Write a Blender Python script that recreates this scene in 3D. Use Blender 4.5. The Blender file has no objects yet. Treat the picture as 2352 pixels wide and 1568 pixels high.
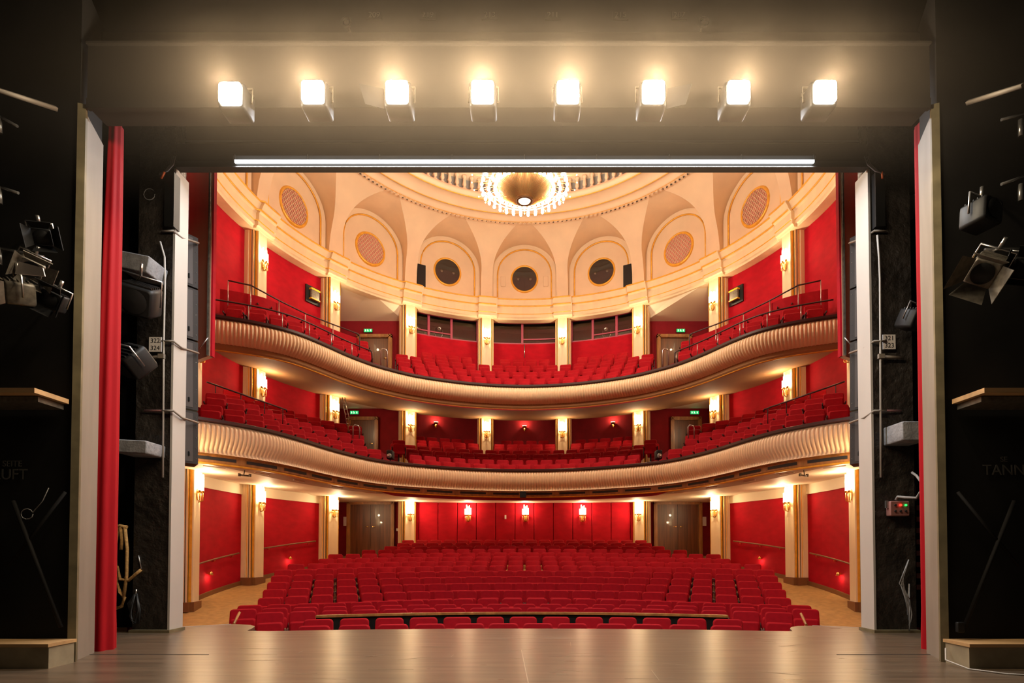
import bpy, bmesh, math, random
from math import sin, cos, pi, sqrt, radians, atan2, hypot
from mathutils import Vector, Matrix
random.seed(7)
S = bpy.context.scene
COL = S.collection

# ------------------------------------------------------------------ camera
F, CX, CY, T, CH = 1318.2, 1204.6, 1240.7, 0.02418, 1.06     # image taken as 2352 x 1568
cam_d = bpy.data.cameras.new('camera'); cam = bpy.data.objects.new('camera', cam_d); COL.objects.link(cam)
cam_d.sensor_fit = 'HORIZONTAL'; cam_d.sensor_width = 36.0; cam_d.lens = 36.0 * F / 2352
cam_d.shift_x = -(CX - 1176) / 2352; cam_d.shift_y = (CY - 784) / 2352
cam_d.clip_start = 0.05; cam_d.clip_end = 200
cam.location = (0, 0, CH); cam.rotation_euler = (pi / 2 + T, 0, 0)
S.camera = cam
# ------------------------------------------------------------------ world, exposure
S.view_settings.view_transform = 'Standard'; S.view_settings.look = 'None'
S.view_settings.gamma = 1; S.view_settings.use_curve_mapping = False
S.view_settings.exposure = 0.35
W = bpy.data.worlds.new('world'); S.world = W; W.use_nodes = True
W.node_tree.nodes['Background'].inputs[0].default_value = (1.0, 0.82, 0.6, 1)
W.node_tree.nodes['Background'].inputs[1].default_value = 0.02
# light powers (each used inside its lamp's own builder)
SCONCE_W = 29.0; CHANDELIER_W = 1500.0; SPOT_W = 70.0; BATTEN_W = 280.0; STEP_W = 1.6
WARM = (1.0, 0.74, 0.44); CHAND_C = (1.0, 0.86, 0.66)

def pj(X, D, z):
    H = z - CH; zz = D * cos(T) + H * sin(T); u = -D * sin(T) + H * cos(T)
    return CX + F * X / zz, CY - F * u / zz
def P(px, py, D):
    dx = (px - CX) / F; dy = (CY - py) / F; k = D / (cos(T) - dy * sin(T))
    return Vector((k * dx, D, CH + k * (sin(T) + dy * cos(T))))

# ------------------------------------------------------------------ materials
def mat(name, col, rough=0.6, metal=0.0, noise=None, bump=None, emit=None, sheen=0.0, spec=0.5, wave=None, coat=0):
    m = bpy.data.materials.new(name); m.use_nodes = True
    nt = m.node_tree; b = nt.nodes['Principled BSDF']
    b.inputs['Base Color'].default_value = (*col, 1); b.inputs['Roughness'].default_value = rough
    b.inputs['Metallic'].default_value = metal; b.inputs['Specular IOR Level'].default_value = spec
    if sheen: b.inputs['Sheen Weight'].default_value = sheen; b.inputs['Sheen Roughness'].default_value = .4; b.inputs['Sheen Tint'].default_value = (*[min(1, c * 1.5 + .1) for c in col], 1)
    if coat: b.inputs['Coat Weight'].default_value = coat
    tc = nt.nodes.new('ShaderNodeTexCoord')
    if noise:                                           # (scale vec, amount, detail)
        mp = nt.nodes.new('ShaderNodeMapping'); mp.inputs['Scale'].default_value = noise[0]
        n = nt.nodes.new('ShaderNodeTexNoise'); n.inputs['Scale'].default_value = 1; n.inputs['Detail'].default_value = noise[2]
        r = nt.nodes.new('ShaderNodeValToRGB'); a = noise[1]
        r.color_ramp.elements[0].position = .3; r.color_ramp.elements[1].position = .7
        c2 = noise[3] if len(noise) > 3 else None
        r.color_ramp.elements[0].color = (*(c2 or [c * (1 - a) for c in col]), 1)
        r.color_ramp.elements[1].color = (*[min(1, c * (1 + a)) for c in col], 1)
        nt.links.new(tc.outputs['Object'], mp.inputs[0]); nt.links.new(mp.outputs[0], n.inputs[0])
        nt.links.new(n.outputs[0], r.inputs[0]); nt.links.new(r.outputs[0], b.inputs['Base Color'])
    if bump:
        n = nt.nodes.new('ShaderNodeTexNoise'); n.inputs['Scale'].default_value = bump[0]; n.inputs['Detail'].default_value = 6
        bp = nt.nodes.new('ShaderNodeBump'); bp.inputs['Strength'].default_value = bump[1]; bp.inputs['Distance'].default_value = bump[2]
        nt.links.new(tc.outputs['Object'], n.inputs[0]); nt.links.new(n.outputs[0], bp.inputs['Height']); nt.links.new(bp.outputs[0], b.inputs['Normal'])
    if emit:
        b.inputs['Emission Color'].default_value = (*emit[0], 1); b.inputs['Emission Strength'].default_value = emit[1]
    return m
M = {}
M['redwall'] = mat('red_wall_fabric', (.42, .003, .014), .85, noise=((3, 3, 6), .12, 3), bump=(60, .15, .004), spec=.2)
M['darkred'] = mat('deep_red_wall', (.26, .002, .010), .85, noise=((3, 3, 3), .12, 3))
M['seat'] = mat('red_velvet', (.36, .0015, .009), .8, noise=((9, 9, 9), .1, 3), sheen=.12, spec=.2)
M['seatdark'] = mat('dark_plum_velvet', (.22, .004, .012), .8, sheen=.3)
M['cream'] = mat('cream_plaster', (.84, .64, .43), .7, noise=((1.5, 1.5, 1.5), .05, 4), bump=(25, .05, .005))
M['pil'] = mat('cream_pilaster_paint', (.84, .66, .42), .5, noise=((4, 4, 1), .06, 4))
M['gold'] = mat('gold_leaf', (.92, .46, .05), .4, .25, noise=((6, 6, 6), .15, 3))
M['brass'] = mat('brass', (.85, .55, .18), .25, .9)
M['darkline'] = mat('dark_groove', (.10, .07, .03), .6)
M['pink'] = mat('dome_pink_plaster', (.72, .30, .22), .7, noise=((1, 1, 1), .05, 3))
M['greyrecess'] = mat('grey_blue_recess', (.30, .29, .28), .7)
M['ribs'] = mat('ribbed_cream_wood', (.86, .62, .38), .42, noise=((2, 2, 2), .05, 3))
M['soffit'] = mat('brown_soffit', (.34, .17, .065), .85, noise=((1, 1, 1), .08, 3))
M['white'] = mat('white_ceiling_paint', (.82, .70, .52), .6)
M['cap'] = mat('dark_rail_cap', (.045, .012, .012), .45)
M['wood'] = mat('walnut_veneer', (.15, .050, .014), .36, noise=((14, 14, .8), .38, 5), coat=.15)
M['woodframe'] = mat('oak_frame', (.40, .18, .05), .35, noise=((9, 9, 2), .3, 4))
M['plinth'] = mat('brown_plinth', (.22, .09, .03), .45)
M['carpet'] = mat('tan_carpet', (.42, .24, .08), .95, noise=((7, 7, 7), .15, 5), bump=(150, .4, .004))
M['black'] = mat('black_paint', (.009, .008, .007), .75, spec=.2, noise=((1.5, 1.5, 1.5), .4, 4))
M['roughblack'] = mat('rough_black_wall', (.035, .029, .024), .33, bump=(9, .9, .06), noise=((3, 3, 3), .4, 5))
M['fascia'] = mat('grey_black_masking', (.020, .0145, .009), .8, noise=((.8, .8, .8), .15, 3))
M['greypaint'] = mat('grey_paint', (.24, .205, .165), .6, noise=((3, 3, .6), .15, 4))
M['edgepaint'] = mat('worn_olive_edge', (.16, .13, .07), .6, noise=((4, 4, 4), .3, 4))
M['whitepaint'] = mat('white_paint', (.50, .47, .43), .5, noise=((3, 3, 1), .04, 3))
M['curtain'] = mat('red_velvet_curtain', (.36, .003, .009), .75, sheen=.15, spec=.2, noise=((5, 5, 1), .1, 3))
M['metal'] = mat('steel', (.55, .53, .50), .3, .9)
M['blackmetal'] = mat('black_metal', (.012, .012, .012), .5, 0, spec=.3)
M['greymetal'] = mat('worn_grey_metal', (.15, .13, .10), .45, .4, noise=((20, 20, 20), .35, 5))
M['speaker'] = mat('brown_black_speaker', (.022, .016, .013), .7, noise=((5, 5, 5), .1, 3))
M['brownpanel'] = mat('brown_side_panel', (.50, .31, .19), .6, noise=((1.5, 1.5, .5), .12, 3))
M['foam'] = mat('grey_foam', (.26, .26, .27), .9, noise=((9, 9, 9), .25, 5), bump=(30, .5, .02))
M['paper'] = mat('white_sign_card', (.75, .70, .66), .6)
M['ink'] = mat('black_ink', (.02, .02, .02), .6)
M['faint'] = mat('faded_grey_lettering', (.07, .065, .055), .7)
M['rope'] = mat('hemp_rope', (.50, .28, .09), .85, bump=(60, .8, .01), noise=((30, 30, 30), .3, 3))
M['cable'] = mat('grey_cable', (.30, .29, .28), .5)
M['blackcable'] = mat('black_cable', (.03, .03, .03), .4)
M['plank'] = mat('pale_plank', (.50, .30, .13), .6, noise=((1, 8, 8), .25, 4))
M['concrete'] = mat('worn_painted_step', (.30, .25, .16), .7, noise=((4, 4, 4), .25, 5))
M['pinkbox'] = mat('dusky_pink_metal', (.32, .14, .12), .5)
M['yellow'] = mat('yellow_sticker', (.85, .50, .02), .5)
M['green'] = mat('green_exit_panel', (.01, .35, .08), .5, emit=((.02, .75, .2), .6))
M['exitwhite'] = mat('white_pictogram', (.8, .9, .8), .5, emit=((.8, 1, .8), 1.0))
M['winframe'] = mat('magenta_window_frame', (.36, .045, .09), .4)
M['glass_dark'] = mat('dark_booth_interior', (.015, .013, .011), .6)
M['led_red'] = mat('red_led', (.6, .01, .01), .4, emit=((1, .02, .01), 4))
M['led_green'] = mat('green_led', (.01, .4, .05), .4, emit=((.02, .9, .1), 2))
M['tube'] = mat('glowing_glass_tube', (1, .9, .7), .3, emit=((1, .74, .40), 14))
M['bulb'] = mat('glowing_bulb', (1, .95, .85), .3, emit=((1, .86, .66), 22))
M['crystal'] = mat('glowing_crystal_rod', (1, .9, .8), .2, emit=((1, .80, .55), 3.2))
M['lens'] = mat('lit_lens', (1, 1, 1), .3, emit=((1, .90, .72), 60))
M['led'] = mat('lit_led_batten', (1, 1, 1), .4, emit=((.95, .98, 1), 6))
M['cone'] = mat('gilded_reflector', (.22, .11, .04), .5, .3)
M['batten_body'] = mat('batten_body_grey', (.06, .06, .06), .6)
M['strip'] = mat('brown_speaker_strip', (.055, .042, .036), .6)
M['orange'] = mat('orange_plug', (.7, .12, .02), .5)
# glass pane: clear with a weak reflection
g = bpy.data.materials.new('window_glass'); g.use_nodes = True; nt = g.node_tree; nt.nodes.clear()
o_ = nt.nodes.new('ShaderNodeOutputMaterial'); mx = nt.nodes.new('ShaderNodeMixShader'); tr = nt.nodes.new('ShaderNodeBsdfTransparent'); gl = nt.nodes.new('ShaderNodeBsdfGlossy')
gl.inputs['Roughness'].default_value = .03; mx.inputs[0].default_value = .06; tr.inputs[0].default_value = (.9, .9, .88, 1)
nt.links.new(tr.outputs[0], mx.inputs[1]); nt.links.new(gl.outputs[0], mx.inputs[2]); nt.links.new(mx.outputs[0], o_.inputs[0]); M['glass'] = g
# stage floor: dark varnished boards, scratched
m = mat('stage_floor_varnish', (.125, .088, .058), .3, noise=((.7, 9, 1), .28, 7), bump=(2, .02, .004)); M['stage'] = m
nt = m.node_tree; b = nt.nodes['Principled BSDF']; tc = nt.nodes.new('ShaderNodeTexCoord'); mp = nt.nodes.new('ShaderNodeMapping')
mp.inputs['Scale'].default_value = (1.5, 14, 1); n = nt.nodes.new('ShaderNodeTexNoise'); n.inputs['Scale'].default_value = 1; n.inputs['Detail'].default_value = 8
mr = nt.nodes.new('ShaderNodeMapRange'); mr.inputs[3].default_value = .24; mr.inputs[4].default_value = .36
nt.links.new(tc.outputs['Object'], mp.inputs[0]); nt.links.new(mp.outputs[0], n.inputs[0]); nt.links.new(n.outputs[0], mr.inputs[0]); nt.links.new(mr.outputs[0], b.inputs['Roughness'])

# ------------------------------------------------------------------ mesh builder
class MB:
    def __init__(s): s.v = []; s.f = []; s.sm = []
    def add(s, vs, fs, smooth=False):
        o = len(s.v); s.v += [tuple(v) for v in vs]; s.f += [tuple(i + o for i in f) for f in fs]; s.sm += [smooth] * len(fs); return s
    def box(s, c, d, rz=0, mtx=None, taper=1.0):
        x, y, z = [k / 2 for k in d]; vs = []
        for sz in (-1, 1):
            t = taper if sz > 0 else 1
            for sx, sy in ((-1, -1), (1, -1), (1, 1), (-1, 1)): vs.append(Vector((sx * x * t, sy * y * t, sz * z)))
        R = Matrix.Rotation(rz, 3, 'Z') if mtx is None else mtx
        vs = [R @ v + Vector(c) for v in vs]
        return s.add(vs, [(3, 2, 1, 0), (4, 5, 6, 7), (0, 1, 5, 4), (1, 2, 6, 5), (2, 3, 7, 6), (3, 0, 4, 7)])
    def rbox(s, c, d, r=.02, mtx=None, n=3, smooth=True):        # rounded slab: XZ outline rounded, thickness along y, edge eased
        x, y, z = d[0] / 2, d[1] / 2, d[2] / 2; prof = []
        for qx, qz, a0 in ((1, 1, 0), (-1, 1, 90), (-1, -1, 180), (1, -1, 270)):
            for k in range(n + 1):
                a = radians(a0 + 90 * k / n); prof.append((qx * (x - r) + r * cos(a), qz * (z - r) + r * sin(a)))
        e = min(y * .6, r * .6); N = len(prof); rings = []
        for yy, sc in ((-y, 1 - e / x), (-y + e, 1), (y - e, 1), (y, 1 - e / x)):
            rings.append([Vector((px * sc, yy, pz * (1 - (1 - sc) * x / z))) for px, pz in prof])
        R = mtx or Matrix.Identity(3); vs = [R @ v + Vector(c) for rg in rings for v in rg]; fs = []
        for k in range(3):
            for i in range(N): j = (i + 1) % N; fs.append((k * N + i, k * N + j, (k + 1) * N + j, (k + 1) * N + i))
        fs = [f[::-1] for f in fs]; s.add(vs, fs, smooth); o = len(s.v) - len(vs)
        s.f += [tuple(o + i for i in range(N))[::-1] if False else tuple(o + i for i in range(N)), tuple(o + 3 * N + i for i in reversed(range(N)))]; s.sm += [False, False]
        return s
    def tube(s, pts, r, n=8, closed=False, cap=True):
        pts = [Vector(p) for p in pts]; L = len(pts); vs = []; up = Vector((0, 0, 1))
        for i, p in enumerate(pts):
            a = pts[i - 1] if (i > 0 or closed) else pts[i]; b = pts[(i + 1) % L] if (i < L - 1 or closed) else pts[i]
            t = (b - a).normalized(); u = up if abs(t.z) < .95 else Vector((0, 1, 0))
            x = t.cross(u).normalized(); y = x.cross(t)
            rr = r[i] if isinstance(r, (list, tuple)) else r
            for k in range(n): an = 2 * pi * k / n; vs.append(p + x * (rr * cos(an)) + y * (rr * sin(an)))
        fs = []
        for i in range(L if closed else L - 1):
            for k in range(n):
                a = i * n + k; b = i * n + (k + 1) % n; c = ((i + 1) % L) * n + (k + 1) % n; d = ((i + 1) % L) * n + k
                fs.append((a, b, c, d))
        s.add(vs, fs, True)
        if cap and not closed:
            o = len(s.v) - len(vs); s.f += [tuple(o + k for k in reversed(range(n))), tuple(o + (L - 1) * n + k for k in range(n))]; s.sm += [False, False]
        return s
    def cyl(s, a, b, r, n=12, r2=None): return s.tube([a, b], [r, r if r2 is None else r2], n)
    def lathe(s, prof, c=(0, 0, 0), n=24, a0=0, a1=2 * pi, mtx=None, smooth=True):
        full = abs(a1 - a0 - 2 * pi) < 1e-6; N = n if full else n + 1; vs = []
        R = mtx or Matrix.Identity(3)
        for i in range(N):
            a = a0 + (a1 - a0) * i / n
            for r, z in prof: vs.append(R @ Vector((r * cos(a), r * sin(a), z)) + Vector(c))
        K = len(prof); fs = []
        for i in range(n):
            j = (i + 1) % N
            for k in range(K - 1): fs.append((i * K + k, j * K + k, j * K + k + 1, i * K + k + 1))
        return s.add(vs, fs, smooth)
    def grid(s, rows, smooth=True, flip=False, closeu=False):
        K = len(rows[0]); vs = [p for r in rows for p in r]; fs = []; n = len(rows)
        for i in range(n if closeu else n - 1):
            j = (i + 1) % n
            for k in range(K - 1):
                f = (i * K + k, j * K + k, j * K + k + 1, i * K + k + 1); fs.append(f[::-1] if flip else f)
        return s.add(vs, fs, smooth)
    def prism(s, xy, z0, z1):
        n = len(xy); vs = [(x, y, z0) for x, y in xy] + [(x, y, z1) for x, y in xy]
        fs = [tuple(reversed(range(n))), tuple(range(n, 2 * n))] + [(i, (i + 1) % n, n + (i + 1) % n, n + i) for i in range(n)]
        return s.add(vs, fs)
    def plate(s, pts, off):                       # polygon of 3-D points with real thickness along off
        n = len(pts); o = Vector(off); vs = [Vector(p) for p in pts] + [Vector(p) + o for p in pts]
        fs = [tuple(range(n)), tuple(reversed(range(n, 2 * n)))] + [((i + 1) % n, i, n + i, n + (i + 1) % n) for i in range(n)]
        return s.add(vs, fs)
    def mesh(s, name, m, shift=None):
        me = bpy.data.meshes.new(name); vs = s.v
        if shift is not None: vs = [(v[0] - shift[0], v[1] - shift[1], v[2] - shift[2]) for v in vs]
        me.from_pydata(vs, [], s.f); me.polygons.foreach_set('use_smooth', s.sm); me.materials.append(M[m]); me.update()
        bm = bmesh.new(); bm.from_mesh(me); bmesh.ops.recalc_face_normals(bm, faces=bm.faces); bm.to_mesh(me); bm.free()
        return me
def link(name, me, parent=None, loc=(0, 0, 0)):
    o = bpy.data.objects.new(name, me); COL.objects.link(o); o.location = loc
    if parent is not None: o.parent = parent
    return o
def tag(o, label=None, cat=None, group=None, kind=None):
    if label: o['label'] = label
    if cat: o['category'] = cat
    if group: o['group'] = group
    if kind: o['kind'] = kind
    return o
def thing(name, label, cat, loc=(0, 0, 0), group=None, rz=0):
    o = bpy.data.objects.new(name, None); COL.objects.link(o); o.location = loc; o.rotation_euler.z = rz; o.empty_display_size = .1
    return tag(o, label, cat, group)
def wl(o):                                         # world location of a thing or one of its parts
    v = Vector(o.location)
    while o.parent: o = o.parent; v += Vector(o.location)
    return v
def part(root, name, mb, m, label=None, kind=None):       # mb in world coordinates, root unrotated
    return tag(link(name, mb.mesh(name, m, wl(root)), root), label, kind=kind)
def lpart(root, name, mb, m, label=None): return tag(link(name, mb.mesh(name, m), root), label)   # mb in local coordinates
def single(name, mb, m, label, cat, group=None):          # one-mesh thing, origin at its base centre
    xs = [v[0] for v in mb.v]; ys = [v[1] for v in mb.v]; zs = [v[2] for v in mb.v]
    c = ((min(xs) + max(xs)) / 2, (min(ys) + max(ys)) / 2, min(zs))
    return tag(link(name, mb.mesh(name, m, c), None, c), label, cat, group)
def struct(name, mb, m): return tag(link(name, mb.mesh(name, m)), kind='structure')
def copy_tree(o, parent=None):
    c = o.copy(); COL.objects.link(c); c.parent = parent
    for ch in KIDS.get(o.name, []): copy_tree(ch, c)
    return c
KIDS = {}
def remember(o):
    ks = [c for c in COL.objects if c.parent == o]; KIDS[o.name] = ks
    for k in ks: remember(k)
def textm(s, size, name, m, parent, pos, rot=(pi / 2, 0, 0), depth=.002):
    cu = bpy.data.curves.new(name, 'FONT'); cu.body = s; cu.size = size; cu.extrude = depth; cu.align_x = 'CENTER'; cu.align_y = 'CENTER'; cu.materials.append(M[m])
    t = bpy.data.objects.new(name, cu); COL.objects.link(t)
    dg = bpy.context.evaluated_depsgraph_get(); me = bpy.data.meshes.new_from_object(t.evaluated_get(dg)); bpy.data.objects.remove(t)
    o = link(name, me, parent, Vector(pos) - (wl(parent) if parent else Vector())); o.rotation_euler = rot
    return o
def bulb(parent, pos, watt, col, r=.06, kind='POINT', world=True):
    d = bpy.data.lights.new('bulb', kind); d.energy = watt; d.color = col
    if kind != 'AREA': d.shadow_soft_size = r
    o = bpy.data.objects.new('bulb', d); COL.objects.link(o)
    if parent is not None: o.parent = parent; o.location = Vector(pos) - (wl(parent) if world else Vector())
    else: o.location = pos
    return o
ORD = ['first', 'second', 'third', 'fourth', 'fifth', 'sixth', 'seventh', 'eighth', 'ninth', 'tenth', 'eleventh', 'twelfth', 'thirteenth', 'fourteenth', 'fifteenth', 'sixteenth', 'seventeenth', 'eighteenth', 'nineteenth', 'twentieth', 'twenty-first', 'twenty-second', 'twenty-third', 'twenty-fourth', 'twenty-fifth', 'twenty-sixth', 'twenty-seventh', 'twenty-eighth', 'twenty-ninth', 'thirtieth', 'thirty-first', 'thirty-second', 'thirty-third', 'thirty-fourth']

# ------------------------------------------------------------------ plan of the house
C0 = 16.11; RP = 8.547; RW = 8.95
def pol(th, r, z=None):                              # th in degrees from the far end, to the right
    a = radians(th); p = (r * sin(a), C0 + r * cos(a))
    return p if z is None else Vector((*p, z))
def arcband(mb, t0, t1, r0, r1, z0, z1, step=2.0, smooth=True):   # solid curved wall
    n = max(1, int(abs(t1 - t0) / step)); rows = []
    for i in range(n + 1):
        t = t0 + (t1 - t0) * i / n; rows.append([pol(t, r0, z0), pol(t, r0, z1), pol(t, r1, z1), pol(t, r1, z0), pol(t, r0, z0)])
    mb.grid(rows, False)
    for r in (rows[0], rows[-1]): mb.add(r[:4], [(0, 1, 2, 3)])
    return mb
def floorz(X, D):
    d = D + X * X / 70
    return -.86 + max(0, (d - 12.5) * .152)
Z_CORN = 11.28; SOF2 = 6.93; CEIL1 = 3.2

# ---- stage floor
stg = [(-12, -3), (12, -3), (12, 7.9), (5.3, 7.9)]
for a in range(0, 1): pass
stg += [(5.3, 8.2), (4.95, 8.32), (4.25, 8.55), (4.05, 8.52), (3.9, 8.42), (3.78, 8.2), (3.7, 7.95)]
n = 24
for i in range(1, n):
    x = 3.7 - 7.55 * i / n; stg.append((x, 7.92 + .31 * (1 - (x / 3.8) ** 2) ** 1))
stg += [(-3.85, 8.0), (-3.9, 8.25), (-3.98, 8.5), (-4.12, 8.66), (-4.4, 8.74), (-5.0, 8.42), (-5.3, 8.25), (-5.3, 7.9), (-12, 7.9)]
struct('floor_stage', MB().prism(stg, -.06, 0), 'stage')
struct('wall_stage_front', MB().prism([(x * .985, y - .06) for x, y in stg[3:-1]][0:] + [(-5.2, 7.2), (5.2, 7.2)], -.9, -.06), 'black')
mb = MB()
for (x0, y0), (x1, y1) in zip([(-5.06, 8.39), (4.28, 8.55)], [(-4.45, 8.73), (4.95, 8.33)]):
    dx, dy = x1 - x0, y1 - y0; a = atan2(dy, dx); mb.box(((x0 + x1) / 2, (y0 + y1) / 2 + .012, -.012), (hypot(dx, dy), .02, .03), a)
struct('trim_1', mb, 'whitepaint')
# slots cut in the stage floor
mb = MB()
mb.box((-3.97, 6.09, .001), (1.27, .012, .004)); mb.box((3.8, 6.09, .001), (1.0, .014, .004))
struct('trim_2', mb, 'ink')
mb = MB()
for k in range(34):
    x, y, L, a = random.uniform(-3.5, 3.5), random.uniform(4.9, 7.7), random.uniform(.08, .6), random.choice([0, .05, -.06, .5, -.5, 1.5])
    mb.box((x, y, .0008), (L, .004, .0012), a)
mb.box((0, 7.28, .0008), (1.5, .012, .0012)); mb.box((0, 5.55, .0008), (.006, 1.7, .0012), .04)
M['scuff'] = mat('pale_scuff', (.42, .36, .28), .5)
tag(struct('floor_scuff_marks', mb, 'scuff'), kind='structure')

# ---- auditorium floor, sloping up and away from the stage
rows = []
for i in range(34):
    D = 8.0 + 16.4 * i / 33; rows.append([Vector((x, D, floorz(x, D))) for x in [-9.2 + 18.4 * k / 30 for k in range(31)]])
mb = MB().grid(rows, True); mb.add([(x, y, z - .15) for r in rows for x, y, z in r], [tuple(f) for f in mb.f], False)
struct('floor_auditorium', mb, 'carpet')

# ---- curved side walls, three storeys
for s, nm in ((-1, 'left'), (1, 'right')):
    mb = MB(); arcband(mb, s * 55, s * 126, RW, RW + .2, -.9, 11.3); struct('wall_' + nm, mb, 'redwall')
    mb = MB(); arcband(mb, s * 56, s * 125, RW - .05, RW - .002, 2.92, 3.6); struct('trim_3' if s < 0 else 'trim_4', mb, 'white')
    mb = MB()                                       # skirting following the slope
    for t in range(56, 125, 2):
        a, b_ = pol(s * t, RW - .04), pol(s * (t + 2), RW - .04)
        z0, z1 = floorz(*a), floorz(*b_)
        mb.plate([(a[0], a[1], z0 - .05), (b_[0], b_[1], z1 - .05), (b_[0], b_[1], z1 + .13), (a[0], a[1], z0 + .13)], Vector((s * .035, 0, 0)))
    struct('baseboard_' + nm, mb, 'plinth')
    # wall between the proscenium and the curved side wall
    p = pol(s * 126, RW)
    mb = MB().prism([(p[0], p[1]), (p[0] + s * .2, p[1]), (s * 5.5, 8.12), (s * 5.3, 8.12)] if s < 0 else [(s * 5.3, 8.12), (s * 5.5, 8.12), (p[0] + .2, p[1]), (p[0], p[1])], -.9, 12.5)
    struct('wall_proscenium_' + nm, mb, 'redwall')

# ---- ground floor back wall with doors
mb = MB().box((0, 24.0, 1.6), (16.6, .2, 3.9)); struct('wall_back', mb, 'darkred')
wb = bpy.data.objects['wall_back']
for s, nm in ((-1, 'left'), (1, 'right')):
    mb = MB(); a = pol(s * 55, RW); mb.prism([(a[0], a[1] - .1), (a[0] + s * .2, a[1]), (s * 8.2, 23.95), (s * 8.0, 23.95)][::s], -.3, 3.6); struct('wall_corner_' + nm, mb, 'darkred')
edges = [-4.62, -4.39] + [-4.39 + .799 * k for k in range(1, 12)] + [4.62]
for a, b_ in zip(edges[:-1], edges[1:]):
    pm = MB().rbox(((a + b_) / 2, 23.855, 1.68), (b_ - a - .02, .09, 3.08), .03)
    part(wb, 'padded_wall_panel', pm, 'redwall')
def double_door(no, x0, x1, D, zb, zt, arc=None, two=True):
    r = thing('door_%d' % no, None, None, ((x0 + x1) / 2, D, zb)); r['kind'] = 'structure'
    w = .14
    f = MB()
    for x in (x0 + w / 2, x1 - w / 2): f.box((x, D - .03, (zb + zt) / 2), (w, .16, zt - zb)).box((x, D - .11, (zb + zt) / 2), (w * .4, .04, zt - zb))
    f.box(((x0 + x1) / 2, D - .03, zt - w / 2), (x1 - x0, .16, w)).box(((x0 + x1) / 2, D - .11, zt - w / 2), (x1 - x0, .04, w * .4))
    part(r, 'door_frame', f, 'woodframe')
    xm = (x0 + x1) / 2
    for a, b_, h in (((x0 + w, xm, 1), (xm, x1 - w, -1)) if two else ((x0 + w, x1 - w, 1),)):
        L = part(r, 'door_leaf', MB().box(((a + b_) / 2, D, (zb + zt - w) / 2), (b_ - a - .01, .06, zt - w - zb)), 'wood')
        hx = b_ - .1 if h > 0 else a + .1
        part(L, 'door_handle', MB().cyl((hx, D - .03, zb + 1.28), (hx, D - .09, zb + 1.28), .02).tube([(hx, D - .08, zb + 1.28), (hx - h * .1, D - .085, zb + 1.28)], .012, 8), 'brass')
    return r
double_door(1, -7.37, -5.40, 23.84, floorz(6.4, 23.8) - .02, 3.27)
double_door(2, 5.37, 7.37, 23.84, floorz(6.4, 23.8) - .02, 3.27)
def exit_sign(c, label, rz=0, w=.36, h=.15):
    r = thing('exit_sign', label, 'sign', c, 'green emergency exit signs', rz)
    lpart(r, 'housing', MB().box((0, 0, 0), (w, .07, h)), 'greymetal'); lpart(r, 'sign_face', MB().box((0, -.04, 0), (w * .94, .012, h * .86)), 'green')
    p = MB(); hh = h * .5
    p.box((-w * .30, -.048, 0), (w * .1, .004, hh)).box((w * .30, -.048, 0), (w * .1, .004, hh))
    p.tube([(-.02, -.048, hh * .35), (-.005, -.048, -.005)], .010, 6).tube([(-.005, -.048, -.005), (.02, -.048, -hh * .6)], .007, 6).tube([(-.005, -.048, -.005), (-.03, -.048, -hh * .6)], .007, 6)
    p.tube([(-.04, -.048, .0), (-.015, -.048, hh * .2), (.02, -.048, .0)], .006, 6); p.lathe([(0, -.012), (.012, 0), (0, .012)], (-.022, -.048, hh * .62), 8)
    lpart(r, 'pictogram', p, 'exitwhite'); return r
exit_sign((-6.36, 23.76, 3.345), 'green lit exit sign above the left stalls doors'); exit_sign((6.36, 23.76, 3.345), 'green lit exit sign above the right stalls doors')

# ---- upper back walls and recesses
mb = MB(); arcband(mb, -33, 33, 10.95, 11.1, 4.6, 7.5); struct('wall_back_first_tier', mb, 'darkred')
mb = MB(); arcband(mb, -35, 35, 8.95, 11.1, 7.42, 7.5); struct('ceiling_first_tier_recess', mb, 'soffit')
for s, nm in ((-1, 'left'), (1, 'right')):
    # doorway bays: flat wall set back, splayed sides, sloping ceiling
    a, b_ = pol(s * 33.5, 8.97), pol(s * 54.5, 8.97); A, B = (s * 5.0, 23.75), (s * 7.7, 23.75)
    mb = MB()
    for z0, z1 in ((4.0, 7.2), (7.6, 11.0)):
        mb.prism([A, B, (B[0], B[1] + .15), (A[0], A[1] + .15)][::s], z0, z1)
        mb.prism([a, A, (A[0] - s * .12, A[1]), (a[0] - s * .12, a[1])][::s], z0, z1 + .4)
        mb.prism([b_, B, (B[0] + s * .12, B[1]), (b_[0] + s * .12, b_[1])][::s], z0, z1 + .4)
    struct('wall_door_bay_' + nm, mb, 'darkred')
    mb = MB()
    for zf, zbk in ((6.95, 7.12), (11.38, 10.78)):
        mb.plate([(*pol(s * 33, 8.7), zf), (*pol(s * 44, 8.7), zf), (*pol(s * 55, 8.7), zf), (B[0], B[1] + .05, zbk), (A[0], A[1] + .05, zbk)], (0, 0, .06))
    struct('ceiling_door_bay_' + nm, mb, 'white')
    double_door(3 if s < 0 else 4, *sorted((s * 7.32, s * 6.05)), 23.66, 4.35, 6.74, two=False)
    double_door(5 if s < 0 else 6, *sorted((s * 6.95, s * 5.5)), 23.66, 7.9, 10.18, two=False)
    exit_sign((s * 7.05, 23.68, 6.93), 'green lit exit sign above the %s first tier door' % nm); exit_sign((s * 6.5, 23.68, 10.36), 'green lit exit sign above the %s upper tier door' % nm)

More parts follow.
